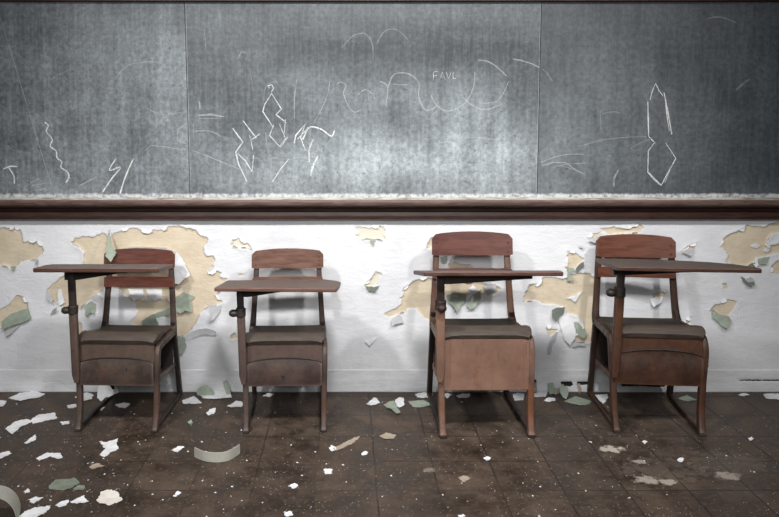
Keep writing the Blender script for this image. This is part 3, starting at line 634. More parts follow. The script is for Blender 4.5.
# ------------------------------------------------------------------ fallen chips on the floor
def floor_chip(label, mat, px, curl=.006, seed=1, name='paint_chip', group=None, cat='paint chip'):
    P = [Vector(FL(p)) for p in px]; c = sum(P, Vector((0,0)))/len(P)
    ph = random.Random(seed).uniform(0, 6.28)
    def h(p, r):
        a = math.atan2(p.y, p.x); return .0004+.55*curl*r*r*(.5+.5*math.cos(2*a+ph))
    bm = shell([p-c for p in P], h, .0011, seed, .006, .0038, 3)
    o = link(name, bm, M[mat], None, smooth=40); o.location = (c.x, c.y, 0)
    return tag(o, label, cat, group)
fl = lambda *p: A(2.996, 0, 390, p); fm = lambda *p: A(2.996, 240, 390, p); fr = lambda *p: A(2.605, 480, 390, p)
FCH = [
 ('wide white chip against the wall at the far left', 'flake_white', fl((25,25),(60,10),(110,6),(135,12),(120,22),(60,35)), .008),
 ('white chip cut off by the left edge of the view near the wall', 'flake_white', fl((-20,30),(20,35),(10,50),(-20,52)), .005),
 ('long bent white chip on open floor at far left', 'flake_white', fl((15,117),(45,97),(80,88),(95,95),(62,113),(35,135)), .006),
 ('pointed white chip touching the long bent one', 'flake_white', fl((90,93),(115,76),(165,68),(170,88),(130,95),(100,101)), .005),
 ('small oblong white chip beside the first desk left foot', 'flake_white', fl((180,97),(205,93),(207,102),(185,105)), .003),
 ('narrow white sliver below the long bent chip', 'flake_white', fl((72,160),(105,135),(108,146),(100,155),(78,164)), .004),
 ('white chip at the left edge of the floor', 'flake_white', fl((-5,192),(25,185),(35,191),(0,208)), .004),
 ('crumbled white crescent chip left of the first desk front', 'flake_white', fl((110,205),(140,190),(180,190),(188,204),(172,208),(150,200),(115,212)), .004),
 ('bright white star shaped chip in front of the first desk', 'flake_white', fl((297,155),(318,158),(355,148),(350,168),(356,177),(330,188),(315,203),(298,198),(316,178)), .008),
 ('white chip tucked behind the first desk left leg', 'flake_white', fl((200,48),(225,42),(232,52),(205,56)), .004),
 ('white chip by the wall left of the first desk leg', 'flake_white', fl((225,22),(260,8),(280,14),(275,30),(240,35)), .007),
 ('white chip under the first desk seat', 'flake_white', fl((345,46),(370,38),(390,43),(378,54),(358,53)), .005),
 ('short white chip deep under the first desk', 'flake_white', fl((288,60),(305,51),(315,53),(305,62)), .003),
 ('white chip by the wall right of the first desk', 'flake_white', fl((545,32),(580,20),(605,40),(550,43)), .005),
 ('biggest white chip by the wall between first and second desks', 'flake_white', fl((598,14),(640,3),(690,4),(694,24),(650,30),(610,26)), .010),
 ('small white chip in front of the biggest one by the wall', 'flake_white', fl((618,70),(630,58),(645,55),(643,70),(625,77)), .004),
 ('white chip beside the second desk left foot', 'flake_white', fl((680,50),(708,34),(726,38),(726,50),(690,54)), .006),
 ('large flat green chip on the floor at lower left', 'chip_green', fl((145,290),(165,272),(225,264),(240,282),(215,296),(190,302),(150,299)), .006),
 ('small green chip touching the large flat green one', 'chip_green', fl((218,296),(235,287),(255,288),(250,300),(225,303)), .004),
 ('cream white jagged chip on the floor at lower left', 'flake_cream', fl((288,332),(305,306),(335,301),(355,312),(367,330),(330,348),(300,342)), .006),
 ('white chip right of the curled loop', 'flake_white', fl((83,331),(110,320),(130,325),(100,341)), .004),
 ('wide white chip at the bottom left rim of the view', 'flake_white', fl((55,380),(100,356),(152,346),(140,370),(110,385),(62,395)), .008),
 ('ragged white chip right of the wide bottom one', 'flake_white', fl((165,347),(185,335),(206,332),(200,345),(180,353)), .004),
 ('white chip between ragged chip and cream jagged chip', 'flake_white', fl((210,336),(250,320),(266,334),(230,344)), .005),
 ('white sliver on open floor before the curved strip', 'flake_white', fl((513,182),(535,170),(552,171),(530,188)), .003),
 ('brownish plaster chip right of the pale scuffs at left', 'flake_tan', fl((268,230),(295,221),(312,229),(275,238)), .004),
 ('white dart shaped chip below the curved strip', 'flake_white', fl((518,320),(533,304),(543,310),(525,322)), .003),
 ('small square white chip near the curled loop', 'flake_white', fl((70,306),(86,296),(90,306),(75,312)), .003),
 ('rounded green chip before the first desk right foot', 'flake_green', fl((562,98),(572,89),(578,98),(570,106)), .003),
 ('white chip under the second desk', 'flake_white', fm((68,18),(85,11),(102,13),(90,23)), .004),
 ('white chip left of the folded green chip', 'flake_white', fm((378,42),(395,32),(402,25),(412,28),(420,40),(405,47),(388,47)), .008),
 ('folded green chip by the wall between the middle desks', 'flake_green', fm((430,45),(448,38),(462,36),(468,50),(482,68),(470,74),(455,62),(440,56)), .012),
 ('white chip lying on the folded green chip side', 'flake_white', fm((464,32),(478,22),(490,24),(492,46),(478,54),(468,45)), .012),
 ('white chip by the wall left of the third desk', 'flake_white', fm((525,14),(550,9),(577,10),(577,24),(550,26),(530,22)), .007),
 ('long green chip left of the third desk leg', 'flake_green', fm((503,36),(550,31),(577,45),(550,53),(520,51)), .005),
 ('white chip behind the third desk left leg', 'flake_white', fm((648,20),(665,11),(690,13),(684,23),(655,25)), .004),
 ('small white chip deep under the third desk', 'flake_white', fm((608,16),(620,10),(634,14),(622,26)), .004),
 ('long tan and white splinter of plaster on open floor in the middle', 'flake_tan', fm((278,176),(300,166),(340,145),(361,139),(345,156),(310,176),(288,183)), .003),
 ('white lump at the end of the tan splinter', 'flake_white', fm((266,176),(274,166),(286,170),(288,180),(276,184)), .005),
 ('pale dusty chip right of the tan splinter', 'flake_tan', fm((418,138),(440,129),(467,136),(460,147),(435,147)), .003),
 ('white chip on open floor in front of the pale dusty chip', 'flake_white', fm((364,191),(374,184),(384,188),(378,196),(368,197)), .004),
 ('square white chip on the middle tiles', 'flake_white', fm((250,241),(258,236),(276,238),(273,252),(255,253)), .003),
 ('white chip below the square one, left across a tile joint', 'flake_white', fm((144,289),(163,281),(174,288),(160,297)), .003),
 ('white chip at the bottom rim below the second desk', 'flake_white', fm((130,368),(150,363),(160,376),(138,380)), .004),
 ('white chip in front of the third desk on open tiles', 'flake_white', fm((730,205),(744,200),(750,208),(738,213)), .003),
 ('round brown ring of plaster on the tiles before the third desk', 'flake_tan', fm((655,266),(668,257),(684,261),(686,270),(670,277)), .002),
 ('white chip under the third desk right leg', 'flake_white', fr((84,12),(100,8),(116,12),(112,27),(90,28)), .006),
 ('white chip by the wall right of the third desk', 'flake_white', fr((134,12),(155,6),(177,8),(170,19),(145,20)), .006),
 ('pointed white chip touching the third desk right foot', 'flake_white', fr((120,18),(136,16),(140,22),(126,28)), .004),
 ('small white chip before the wall chips right of third desk', 'flake_white', fr((166,28),(178,21),(197,22),(196,30),(180,31)), .005),
 ('flat green chip behind the fourth desk left runner', 'flake_green', fr((218,30),(250,18),(290,30),(286,38),(262,42),(240,36)), .005),
 ('white chip under the fourth desk beside its left runner', 'flake_white', fr((298,14),(330,12),(334,22),(322,36),(308,28)), .006),
 ('green chip under the fourth desk near its right runner', 'flake_green', fr((515,22),(540,15),(565,26),(540,32)), .005),
 ('white sheet of paint against the wall at the far right', 'flake_white', fr((738,12),(800,10),(800,30),(760,24),(745,22)), .006),
 ('white chip by the wall right of the fourth desk', 'flake_white', fr((672,13),(690,9),(704,13),(690,17)), .004),
 ('white crumb right of the fourth desk right foot', 'flake_white', fr((698,126),(708,122),(712,129),(702,132)), .003),
 ('white chip before the fourth desk between its feet', 'flake_white', fr((421,136),(430,132),(436,137),(427,141)), .004),
 ('bright white chip in front of the fourth desk right foot', 'flake_white', fr((514,183),(522,178),(532,180),(528,188),(518,189)), .004),
 ('white chip on tiles in front of the third desk right foot', 'flake_white', fr((8,178),(18,174),(28,178),(20,185)), .004),
 ('white flat chip at the bottom rim below the third desk', 'flake_white', fm((652,379),(668,373),(676,380),(660,385)), .003),
]
for i, (lab, mt, px, cu) in enumerate(FCH): floor_chip(lab, mt, px, cu, i+11)
# small standing or leaning scraps along the wall
def shard(label, mat, px, y0, y1, seed, name='paint_shard'):
    """a scrap that leans: foot at depth y0, top at depth y1; px is its outline on the wall sheet moved to the floor line"""
    P = [Vector(W(p)) for p in px]; c = sum(P, Vector((0,0)))/len(P); lo = min(p.y for p in P); hi = max(p.y for p in P)
    def h(p, r): return noise.noise((p.x*45, p.y*45, seed))*.004
    bm = shell([p-Vector((c.x, lo)) for p in P], h, .0014, seed, .008, .0015, 4)
    for v in bm.verts:
        t = v.co.y/(hi-lo); v.co = (v.co.x, -v.co.z+y0+(y1-y0)*t, v.co.y)
    o = link(name, bm, M[mat], None, smooth=40); o.location = (c.x, 0, .001); return tag(o, label, 'paint chip')
shard('slim green shard leaning on the skirting beside the second desk', 'flake_green', [(223.5,383),(227,381.5),(229.5,386),(232,393.5),(227.5,394.5),(225.5,390)], -.035, -.012, 3)
shard('grey green heap of scrap against the skirting between first and second desks', 'flake_green', [(198,391),(201,387.5),(207,386),(213,389),(216,393),(207,394),(200,394)], -.05, -.012, 4)
shard('square green scrap standing against the skirting right of the third desk', 'flake_green', [(547,386),(552,385),(553,389.5),(554,395),(547.5,395.5)], -.03, -.012, 5)
shard('brown shard stuck in the broken skirting right of the third desk', 'flake_tan', [(534,379.5),(535.6,379.5),(536.2,386),(535.8,390),(534.6,388)], -.022, -.012, 6)
shard('ochre shard at the wider dark gap of the broken skirting', 'flake_tan', [(560.2,385),(562.5,383.5),(564.5,389.5),(562.8,392.5),(561,388.5)], -.03, -.012, 7)
shard('ochre curl at the rightmost gap of the broken skirting', 'flake_tan', [(576.5,385),(579.3,385),(580,391),(577.5,394.2)], -.03, -.012, 8)
shard('pale green scrap beside the square green scrap', 'flake_green', [(553.5,387.5),(559,388),(560,391.5),(555,392)], -.024, -.012, 9)
shard('pale green leaf shaped scrap leaning out on the floor right of the third desk', 'flake_green', [(555,397),(556.5,392.5),(560,392),(563.5,393),(563.2,398.5),(560.5,402.5),(557,401)], -.095, -.055, 10)
shard('rusty orange crumb before the broken skirting', 'flake_tan', [(552.2,391.5),(556,391),(556.3,394.5),(552.8,395.2)], -.035, -.03, 12)
shard('big crumpled white sheet standing under the first desk seat', 'flake_white', [(105.5,398.5),(105,389),(110,387.5),(115,388.5),(119,392),(124,391),(126,394),(118,397),(114,401.5),(110,401)], -.13, -.085, 14)

# specks: one mould per shape, then copies
moulds = []
for i in range(8):
    r = random.Random(100+i); n = r.randint(5, 7)
    P = [Vector((math.cos(6.283*j/n)*r.uniform(.6, 1.25)*.006, math.sin(6.283*j/n)*r.uniform(.45, 1.)*.0055)) for j in range(n)]
    bm = shell(P, lambda p, q: .0003+.0012*q*q, .0012, i, .02, 0, 2)
    moulds.append(bm)
meshes = []
for bm in moulds:
    me = bpy.data.meshes.new('paint_speck'); bmesh.ops.recalc_face_normals(bm, faces=bm.faces); bm.to_mesh(me); bm.free(); me.materials.append(M['flake_white']); meshes.append(me)
r = random.Random(5); n = 0; proto = None
while n < 296:
    px = r.uniform(-5, 785); py = 396+(517-396)*r.random()**.9
    dens = .20+.8*math.exp(-((px-60)/190)**2)+.42*math.exp(-((px-560)/170)**2)*(1 if py < 500 else .5)+.3*max(0, 1-abs(px-280)/120)
    if noise.noise((px*.02, py*.05, 2.2))*.6+.5 < r.random()*.9 or r.random() > dens: continue
    x, y = FL((px, py)); s = .40*(.6+1.4*r.random()**2.6)
    if proto is None:
        proto = bpy.data.objects.new('paint_speck', meshes[0]); o = proto
        tag(proto, 'tiny white paint speck scattered on the brown tiled floor', 'paint speck', 'white paint specks on the floor')
    else:
        o = proto.copy(); o.data = meshes[n % 8]
    C.objects.link(o); o.location = (x, y, 0); o.scale = (s*1.2, s*1.2, s); o.rotation_euler = (0, 0, r.uniform(0, 6.28)); n += 1
bm = bmesh.new()
for i in range(3200):
    px = r.uniform(-10, 790); py = 393+(520-393)*r.random()
    if noise.noise((px*.015, py*.04, 8.2)) < r.uniform(-.4, .5): continue
    x, y = FL((px, py)); s = r.uniform(.0007, .0018)
    vs = [bm.verts.new((x+s*math.cos(a)*r.uniform(.6, 1.3), y+s*math.sin(a)*r.uniform(.6, 1.3), .0002)) for a in (0, 2.1, 4.2)]
    t = bm.verts.new((x, y, .0002+s*.8))
    for j in range(3): bm.faces.new((vs[j], vs[(j+1) % 3], t))
    bm.faces.new(vs[::-1])
tag(link('plaster_crumbs', bm, M['flake_cream']), 'fine plaster grit strewn all over the tiled floor', 'grit', None, 'stuff')

# curved strips of old cove base
def band(pts, h, thick):
    bm = bmesh.new(); n = len(pts); rows = []
    for i, p in enumerate(pts):
        t = (pts[min(i+1, n-1)]-pts[max(i-1, 0)]); t.z = 0; t.normalize(); nn = Vector((-t.y, t.x, 0))
        rows.append([bm.verts.new(p+nn*a+Vector((0,0,b))) for a, b in ((-thick/2,0),(thick/2,0),(thick/2+.001,h),(-thick/2+.001,h))])
    for a, b in zip(rows, rows[1:]):
        for j in range(4): bm.faces.new((a[j], a[(j+1) % 4], b[(j+1) % 4], b[j]))
    bm.faces.new(rows[0][::-1]); bm.faces.new(rows[-1]); return bm
x0, y0 = FL((194.5, 457)); x1, y1 = FL((239.5, 455)); xm, ym = FL((217, 462.5))
pts = spline([Vector((x0, y0, 0)), Vector(((x0+xm)/2-.004, ym+.012, 0)), Vector((xm, ym, 0)), Vector(((x1+xm)/2+.004, ym+.016, 0)), Vector((x1, y1+.01, 0))], 6)
ctr = Vector((xm, ym, 0))
o = link('cove_strip', band([p-ctr for p in pts], .040, .003), M['strip'], None, smooth=40, bevel=.0008); o.location = ctr+Vector((0,0,.0005))
tag(o, 'curved grey green strip standing on edge on the floor before the first two desks', 'strip')
# the curl cut by the left edge of the view: an arched band
bm = bmesh.new(); xc, yc = FL((-6, 521)); 
rows = []; R0 = .078
for i in range(25):
    a = math.radians(-8+196*i/24)
    rows.append((a,))
prev = None
for (a,) in rows:
    o_ = Vector((math.cos(a)*R0, 0, math.sin(a)*R0*1.15+.014)); i_ = Vector((math.cos(a)*(R0-.003), 0, math.sin(a)*(R0-.003)*1.15+.014))
    ring = [bm.verts.new(o_+Vector((0, -.042, 0))), bm.verts.new(o_+Vector((0, .042, 0))), bm.verts.new(i_+Vector((0, .042, 0))), bm.verts.new(i_+Vector((0, -.042, 0)))]
    if prev:
        for j in range(4): bm.faces.new((prev[j], prev[(j+1) % 4], ring[(j+1) % 4], ring[j]))
    else: bm.faces.new(ring[::-1])
    prev = ring
bm.faces.new(prev)
o = link('cove_strip', bm, M['strip'], None, smooth=40, bevel=.0008); o.location = (xc, yc, 0); o.rotation_euler = (0, 0, math.radians(16))
tag(o, 'arched grey green loop of strip standing on the floor at the lower left rim', 'strip')

# ------------------------------------------------------------------ school desks
def seat_mesh(s, w0, w1, y0, y1, zt, th):
    bm = bmesh.new(); ny, nx = 30, 16; top = []; bot = []
    for j in range(ny+1):
        t = j/ny; y = y0+(y1-y0)*t
        # half width: rounded front corners, then tapering to the back posts
        hw = (w0+(w1-w0)*min(1, max(0, (t-.25)/.75))**1.0)/2
        if t < .07: hw -= .014*s*(1-math.sqrt(max(0, 1-(1-t/.07)**2)))
        z = zt+s*np.interp(t, (0,.02,.06,.12,.18,.30,.45,.60,.75,.9,1), (-.024,-.014,-.004,0,-.001,-.012,-.027,-.038,-.044,-.045,-.043))
        ra = []; rb = []
        for i in range(nx+1):
            u = -1+2*i/nx; x = hw*u; zz_ = z+(.002*s*abs(u)**3*(1 if t > .3 else t/.3))-.009*s*abs(u)**7*max(0, 1-t/.35)
            ra.append(bm.verts.new((x, y, zz_))); rb.append(bm.verts.new((x*.985, y+(.004 if j == 0 else 0), min(zz_-th, zt-.040*s) if t < .5 else zz_-th)))
        top.append(ra); bot.append(rb)
    for j in range(ny):
        for i in range(nx):
            bm.faces.new((top[j][i], top[j][i+1], top[j+1][i+1], top[j+1][i])); bm.faces.new((bot[j][i], bot[j+1][i], bot[j+1][i+1], bot[j][i+1]))
    for i in range(nx):
        bm.faces.new((top[0][i], bot[0][i], bot[0][i+1], top[0][i+1])); bm.faces.new((top[ny][i], top[ny][i+1], bot[ny][i+1], bot[ny][i]))
    for j in range(ny):
        bm.faces.new((top[j][0], top[j+1][0], bot[j+1][0], bot[j][0])); bm.faces.new((top[j][nx], bot[j][nx], bot[j+1][nx], top[j+1][nx]))
    return bm
def slat_mesh(w, z0, z1, crown, yfun, bow, th, rc):
    """curved back slat: outline with a crowned top, bowed backwards in the middle"""
    bm = bmesh.new(); nx = 20; F_ = []; B_ = []
    for i in range(nx+1):
        u = -1+2*i/nx; x = w/2*u
        e = max(0, (abs(u)-(1-rc/(w/2)))/(rc/(w/2)))        # rounded upper corners
        zt = z1-crown*u*u-rc*(1-math.sqrt(max(0, 1-e*e)))*.8
        zb = z0+(.25*rc*(1-math.sqrt(max(0, 1-e*e))))
        colf = []; colb = []
        for k_ in range(5):
            z = zb+(zt-zb)*k_/4; y = yfun(z)+bow*(1-u*u)
            colf.append(bm.verts.new((x, y-th, z))); colb.append(bm.verts.new((x, y, z)))
        F_.append(colf); B_.append(colb)
    for i in range(nx):
        for k_ in range(4):
            bm.faces.new((F_[i][k_], F_[i+1][k_], F_[i+1][k_+1], F_[i][k_+1])); bm.faces.new((B_[i][k_], B_[i][k_+1], B_[i+1][k_+1], B_[i+1][k_]))
        bm.faces.new((F_[i][4], F_[i+1][4], B_[i+1][4], B_[i][4])); bm.faces.new((F_[i][0], B_[i][0], B_[i+1][0], F_[i+1][0]))
    for k_ in range(4):
        bm.faces.new((F_[0][k_], F_[0][k_+1], B_[0][k_+1], B_[0][k_])); bm.faces.new((F_[nx][k_], B_[nx][k_], B_[nx][k_+1], F_[nx][k_+1]))
    return bm

def school_desk(label, s, loc, rot, m_metal, m_dark, m_slat, m_seat, m_top, top_poly, plane, th, knob_z, post_x, post_dx, arch, bracket, depth=1.0, box_dent=None, slats=(.653,.746,.5636,.6125), seat_dz=0., zb0=.198, fx=.169, m_run=None, slat_w=.342):
    m_run = m_run or m_dark  # without their own iron, runners and rear legs get under-desk shade as dark iron
    root = tag(empty('school_desk', (*loc, 0), rot), label, 'school desk', None)
    Q = lambda x, y, z: Vector((x*s, y*s*(depth if y > .1 else 1), z*s))
    # legs, runners
    for sx in (-1, 1):
        bm = bmesh.new()
        p = spline([Q(sx*fx,-.226,.008), Q(sx*(fx+.0005),-.219,.030), Q(sx*(fx*.8+.0355),-.204,.085), Q(sx*(fx*.4+.1045),-.198,.20), Q(sx*.1745,-.196,.30), Q(sx*.1745,-.186,.345), Q(sx*.1745,-.160,.362), Q(sx*.1725,-.05,.360), Q(sx*.1680,.085,.352)], 6)
        sweep(bm, p, rrect(.024*s, .030*s, .006*s), scale=lambda t: (1+.18*max(0, 1-t*7), 1+.35*max(0, 1-t*7)))
        leg = link('leg', bm, m_metal, root, smooth=35)
        bm = bmesh.new(); box(bm, sx*fx*s-.0135*s, sx*fx*s+.0135*s, -.245*s, -.203*s, .0, .012*s)
        link('foot_glide', bm, m_dark, leg, bevel=.003)
        bm = bmesh.new()
        p = spline([Q(sx*.1690,.182,.010), Q(sx*.1690,.172,.05), Q(sx*.1690,.140,.18), Q(sx*.1685,.102,.33), Q(sx*.1660,.096,.40)], 5)
        sweep(bm, p, rrect(.022*s, .028*s, .005*s))
        link('leg', bm, m_run, root, smooth=35)
        bm = bmesh.new()
        depth_ = depth; depth = 1.0
        p = spline([Q(sx*.168,.075,.352), Q(sx*.167,.094,.375), Q(sx*.1635,.104,.42), Q(sx*.1575,.116,.52), Q(sx*.151,.128,.63), Q(sx*.149,.134,.690)], 5)
        sweep(bm, p, rrect(.026*s, .022*s, .005*s), scale=lambda t: (1.25-.3*min(1, t*2), 1.2-.2*t))
        depth = depth_
        link('back_post', bm, m_metal, root, smooth=35)
        bm = bmesh.new()
        p = spline([Q(sx*fx,-.214,.020), Q(sx*fx,-.17,.0125), Q(sx*(fx+.169)/2,0,.0115), Q(sx*.169,.14,.0115), Q(sx*.169,.176,.022), Q(sx*.169,.176,.055)], 5)
        sweep(bm, p, rrect(.019*s, .019*s, .004*s))
        link('runner', bm, m_run, root, smooth=35)
    # book box under the seat: open at both sides
    def fy(z): 
        t = (z-zb0)/(.12); return -.211-.009*math.sin(math.pi*min(1, max(0, t)))
    if arch:
        bm = bmesh.new(); box(bm, -.164*s, .164*s, -.205*s, -.198*s, zb0*s, (.385+seat_dz)*s)
        link('apron', bm, m_metal, root, bevel=.002)
        bm = bmesh.new(); nx, nz = 22, 10; Fg = []; Bg = []
        for i in range(nx+1):
            u = -1+2*i/nx; zt = .324-.020*abs(u)**2.4-.004*abs(u)**12; zb = zb0
            Fg.append([bm.verts.new((.163*s*u, (fy(zb+(zt-zb)*k_/nz)-.001)*s, (zb+(zt-zb)*k_/nz)*s)) for k_ in range(nz+1)])
            Bg.append([bm.verts.new((.163*s*u, (fy(zb+(zt-zb)*k_/nz)+.004)*s, (zb+(zt-zb)*k_/nz)*s)) for k_ in range(nz+1)])
        for i in range(nx):
            for k_ in range(nz):
                bm.faces.new((Fg[i][k_], Fg[i+1][k_], Fg[i+1][k_+1], Fg[i][k_+1])); bm.faces.new((Bg[i][k_], Bg[i][k_+1], Bg[i+1][k_+1], Bg[i+1][k_]))
            bm.faces.new((Fg[i][nz], Fg[i+1][nz], Bg[i+1][nz], Bg[i][nz])); bm.faces.new((Fg[i][0], Bg[i][0], Bg[i+1][0], Fg[i+1][0]))
        for k_ in range(nz):
            bm.faces.new((Fg[0][k_], Fg[0][k_+1], Bg[0][k_+1], Bg[0][k_])); bm.faces.new((Fg[nx][k_], Bg[nx][k_], Bg[nx][k_+1], Fg[nx][k_+1]))
        front = link('book_box_front', bm, m_metal, root, smooth=35)
        # rolled lip along the arch
        bm = bmesh.new()
        p = [Vector((.163*s*u, (fy(.318)-.003)*s, (.324-.020*abs(u)**2.4-.004*abs(u)**12)*s)) for u in [-1+2*i/24 for i in range(25)]]
        sweep(bm, p, rrect(.006*s, .005*s, .002*s), side=Vector((0,1,0)))
        link('rolled_lip', bm, m_dark, front, smooth=40)
    else:
        bm = bmesh.new(); box(bm, -.166*s, .166*s, -.210*s, -.200*s, zb0*s, (.385+seat_dz)*s)
        front = link('book_box_front', bm, m_metal, root, bevel=.004)
        bm = bmesh.new(); box(bm, .140*s, .1615*s, -.2125*s, -.2095*s, (zb0+.004)*s, .366*s)
        link('side_flange', bm, m_metal, front, bevel=.0015)
    bm = bmesh.new(); prism(bm, [(-.199, zb0), (-.199, zb0+.006), (.10, zb0-.020), (.10, zb0-.026)], 'x', -.160, .160)
    for v in bm.verts: v.co *= s
    link('book_shelf', bm, m_dark, root)
    bm = bmesh.new(); box(bm, -.160*s, .160*s, .098*s, .103*s, (zb0-.02)*s, .352*s)
    link('book_box_back', bm, m_dark, root)
    for sx in (-1, 1):
        bm = bmesh.new(); prism(bm, [(-.196, zb0+.024), (-.196, zb0), (.118, zb0-.028), (.128, zb0-.006)], 'x', min(sx*.159, sx*.165), max(sx*.159, sx*.165))
        for v in bm.verts: v.co *= s
        link('side_rail', bm, m_metal, root, bevel=.0015)
    # seat and back
    st = link('seat', seat_mesh(s, .350*s, .318*s, -.214*s, .092*s, (.424+seat_dz)*s, .011*s), m_seat, root, smooth=40)
    yb = lambda z: (.116+.02*(z/s-.52)/.18)*s
    for (z0, z1, crown, rc) in ((slats[0]/s, slats[1]/s, .012, .020), (slats[2]/s, slats[3]/s, .0, .004)):
        sl = link('back_slat', slat_mesh((slat_w if z0 > .6 else slat_w-.006)*s, z0*s, z1*s, crown*s, lambda z: yb(z)-.014*s, .012*s, .010*s, rc*s), m_slat, root, smooth=40)
        for sx in (-1, 1):
            for dz in ((.018, .055) if z0 > .6 else (.024,)):
                z = (z0+dz)*s; bm = bmesh.new(); y = yb(z)-.0235*s
                cyl(bm, (sx*(slat_w/2-.019)*s, y+.002*s, z), (sx*(slat_w/2-.019)*s, y-.0012*s, z), .0045*s, 12, .003*s)
                link('bolt', bm, m_slat, sl, smooth=30)
    # swinging desktop: its plane z = a + b x + c y in the desk's own frame
    a, b, c = plane; zp = lambda x, y: a+b*x+c*y
    bm = bmesh.new()
    top = [bm.verts.new((x, y, zp(x, y))) for x, y in top_poly]; bot = [bm.verts.new((x, y, zp(x, y)-th)) for x, y in top_poly]
    n = len(top); bm.faces.new(top); bm.faces.new(bot[::-1])
    for i in range(n): bm.faces.new((top[i], bot[i], bot[(i+1) % n], top[(i+1) % n]))
    link('desktop', bm, m_top, root, bevel=.004)
    # support: lower tube bolted to the leg, inner tube, clamp with knob, wedge bracket
    px0 = post_x; py0 = -.224*s; zt = zp(px0+post_dx, py0)-th
    P0 = Vector((px0, py0, .215*s)); P1 = Vector((px0+post_dx, py0-.006, zt-.004))
    mid = lambda z: P0.lerp(P1, (z-P0.z)/(P1.z-P0.z))
    bm = bmesh.new()
    sweep(bm, [P0, mid(.25*s), mid(.32*s), mid(knob_z-.005)], rrect(.034*s, .030*s, .008*s), scale=lambda t: (.55 if t < .01 else 1, .6 if t < .01 else 1))
    link('support_post', bm, m_metal, root, smooth=35)
    bm = bmesh.new(); sweep(bm, [mid(knob_z-.03), mid(knob_z+.05), P1], rrect(.029*s, .024*s, .005*s))
    inner = link('inner_post', bm, m_dark, root, smooth=35)
    kp = mid(knob_z)
    bm = bmesh.new(); cyl(bm, kp+Vector((0,0,-.018*s)), kp+Vector((0,0,.018*s)), .0215*s, 20)
    clamp = link('clamp', bm, m_dark, root, smooth=40, bevel=.003)
    bm = bmesh.new(); kx = -1 
    pr = [(-.004,.013),(.002,.018),(.012,.0205),(.022,.019),(.029,.014),(.0325,.007),(.0335,.0)]
    vs = []
    for (l, r_) in pr:
        vs.append([bm.verts.new((kp.x+kx*(.018*s+l*s), kp.y+math.cos(q)*r_*s*.95, kp.z-.004+math.sin(q)*r_*s*.8)) for q in [2*math.pi*i/16 for i in range(16)]])
    for a_, b_ in zip(vs, vs[1:]):
        for j in range(16): bm.faces.new((a_[j], a_[(j+1) % 16], b_[(j+1) % 16], b_[j]))
    bm.faces.new(vs[0]); 
    if knobfront.get(label): 
        for v in bm.verts:            # this knob is turned to the front
            d = v.co-kp; v.co = kp+Vector((d.y, d.x, d.z))
    link('knob', bm, m_dark, clamp, smooth=40)
    x0, x1, h0, h1 = bracket
    bm = bmesh.new(); vv = []
    for y in (-.235*s, -.185*s):
        row = []
        for (x, dz) in ((x0, 0), (x1, 0), (x1, -h1), (x1-.03, -h1-.001), (x0+.05, -h0), (x0, -h0)):
            row.append(bm.verts.new((x, y, zp(x, y)-th-.0005+dz)))
        vv.append(row)
    bm.faces.new(vv[0]); bm.faces.new(vv[1][::-1])
    for j in range(6): bm.faces.new((vv[0][j], vv[1][j], vv[1][(j+1) % 6], vv[0][(j+1) % 6]))
    link('desktop_bracket', bm, m_dark, root, bevel=.004)
    return root
knobfront = {}

def plane3(p, q, r):
    p, q, r = Vector(p), Vector(q), Vector(r); n = (q-p).cross(r-p); 
    return p, n
def topdesk(origin, rot, three, outline):
    """three: (px, py, distance) of three corners -> plane; outline: corners in the same sheet, brought onto that plane; all in the desk frame"""
    cam = Vector((0, -DIST, EYE))
    p, n = plane3(*[cam+ray(a, b)*Z for a, b, Z in three])
    Mi = (Matrix.Translation((*origin, 0)) @ Matrix.Rotation(rot, 4, 'Z')).inverted()
    pts = []
    for a, b in outline:
        d = ray(a, b); t = (p-cam).dot(n)/d.dot(n); pts.append(Mi @ (cam+d*t))
    q = pts; P, N = plane3(q[0], q[1], q[len(q)//2+1])
    nl = Mi.to_3x3() @ n; pl = Mi @ p
    b = -nl.x/nl.z; c = -nl.y/nl.z; a = pl.z-b*pl.x-c*pl.y
    return [(v.x, v.y) for v in pts], (a, b, c)

metal1 = mat_metal('brown_enamel_dusty', (.040,.025,.019), (.084,.056,.043), rustamt=.16)
metal2 = mat_metal('brown_enamel_greyish', (.044,.027,.022), (.086,.056,.046), rustamt=.18)
metal3 = mat_metal('tan_enamel_rusted', (.090,.044,.028), (.180,.102,.072), rust=(.175,.055,.019), rustamt=.9)
metal4 = mat_metal('red_brown_enamel', (.034,.013,.007), (.062,.026,.013), rustamt=.12)
dark = mat_metal('blackened_iron', (.016,.012,.011), (.026,.018,.015), rust=(.05,.02,.012), rustamt=.15)
dark3 = mat_metal('dark_brown_iron', (.012,.007,.005), (.022,.012,.009), rust=(.04,.015,.007), rustamt=.25)
run4 = mat_metal('worn_runner_iron', (.028,.013,.008), (.05,.024,.015), rust=(.07,.026,.012), rustamt=.25)
slat1 = mat_wood('red_brown_ply', (.085,.027,.018), (.155,.054,.037), gscale=.8)
slat2 = mat_wood('walnut_brown_ply', (.105,.046,.029), (.185,.090,.060), gscale=.9)
slat3 = mat_wood('maroon_brown_ply', (.085,.030,.023), (.145,.054,.042), gscale=.5)
slat4 = mat_wood('orange_brown_ply', (.095,.030,.016), (.155,.055,.031), gscale=.6)
seat_d = mat_wood('dusty_dark_seat_ply', (.026,.016,.010), (.058,.037,.025), dust=.6, dustc=(.088,.066,.050), rough=.6)
top1 = mat_wood('dusty_red_desktop_wood', (.060,.024,.016), (.115,.052,.037), dust=.85, dustc=(.175,.15,.13), rough=.5)
top4 = mat_wood('dusty_dark_desktop_wood', (.05,.02,.013), (.09,.042,.028), dust=.6, dustc=(.12,.105,.09), rough=.45)
top2 = mat_wood('dusty_brown_desktop_wood', (.10,.046,.032), (.165,.085,.060), dust=.7, dustc=(.150,.125,.108), rough=.5)

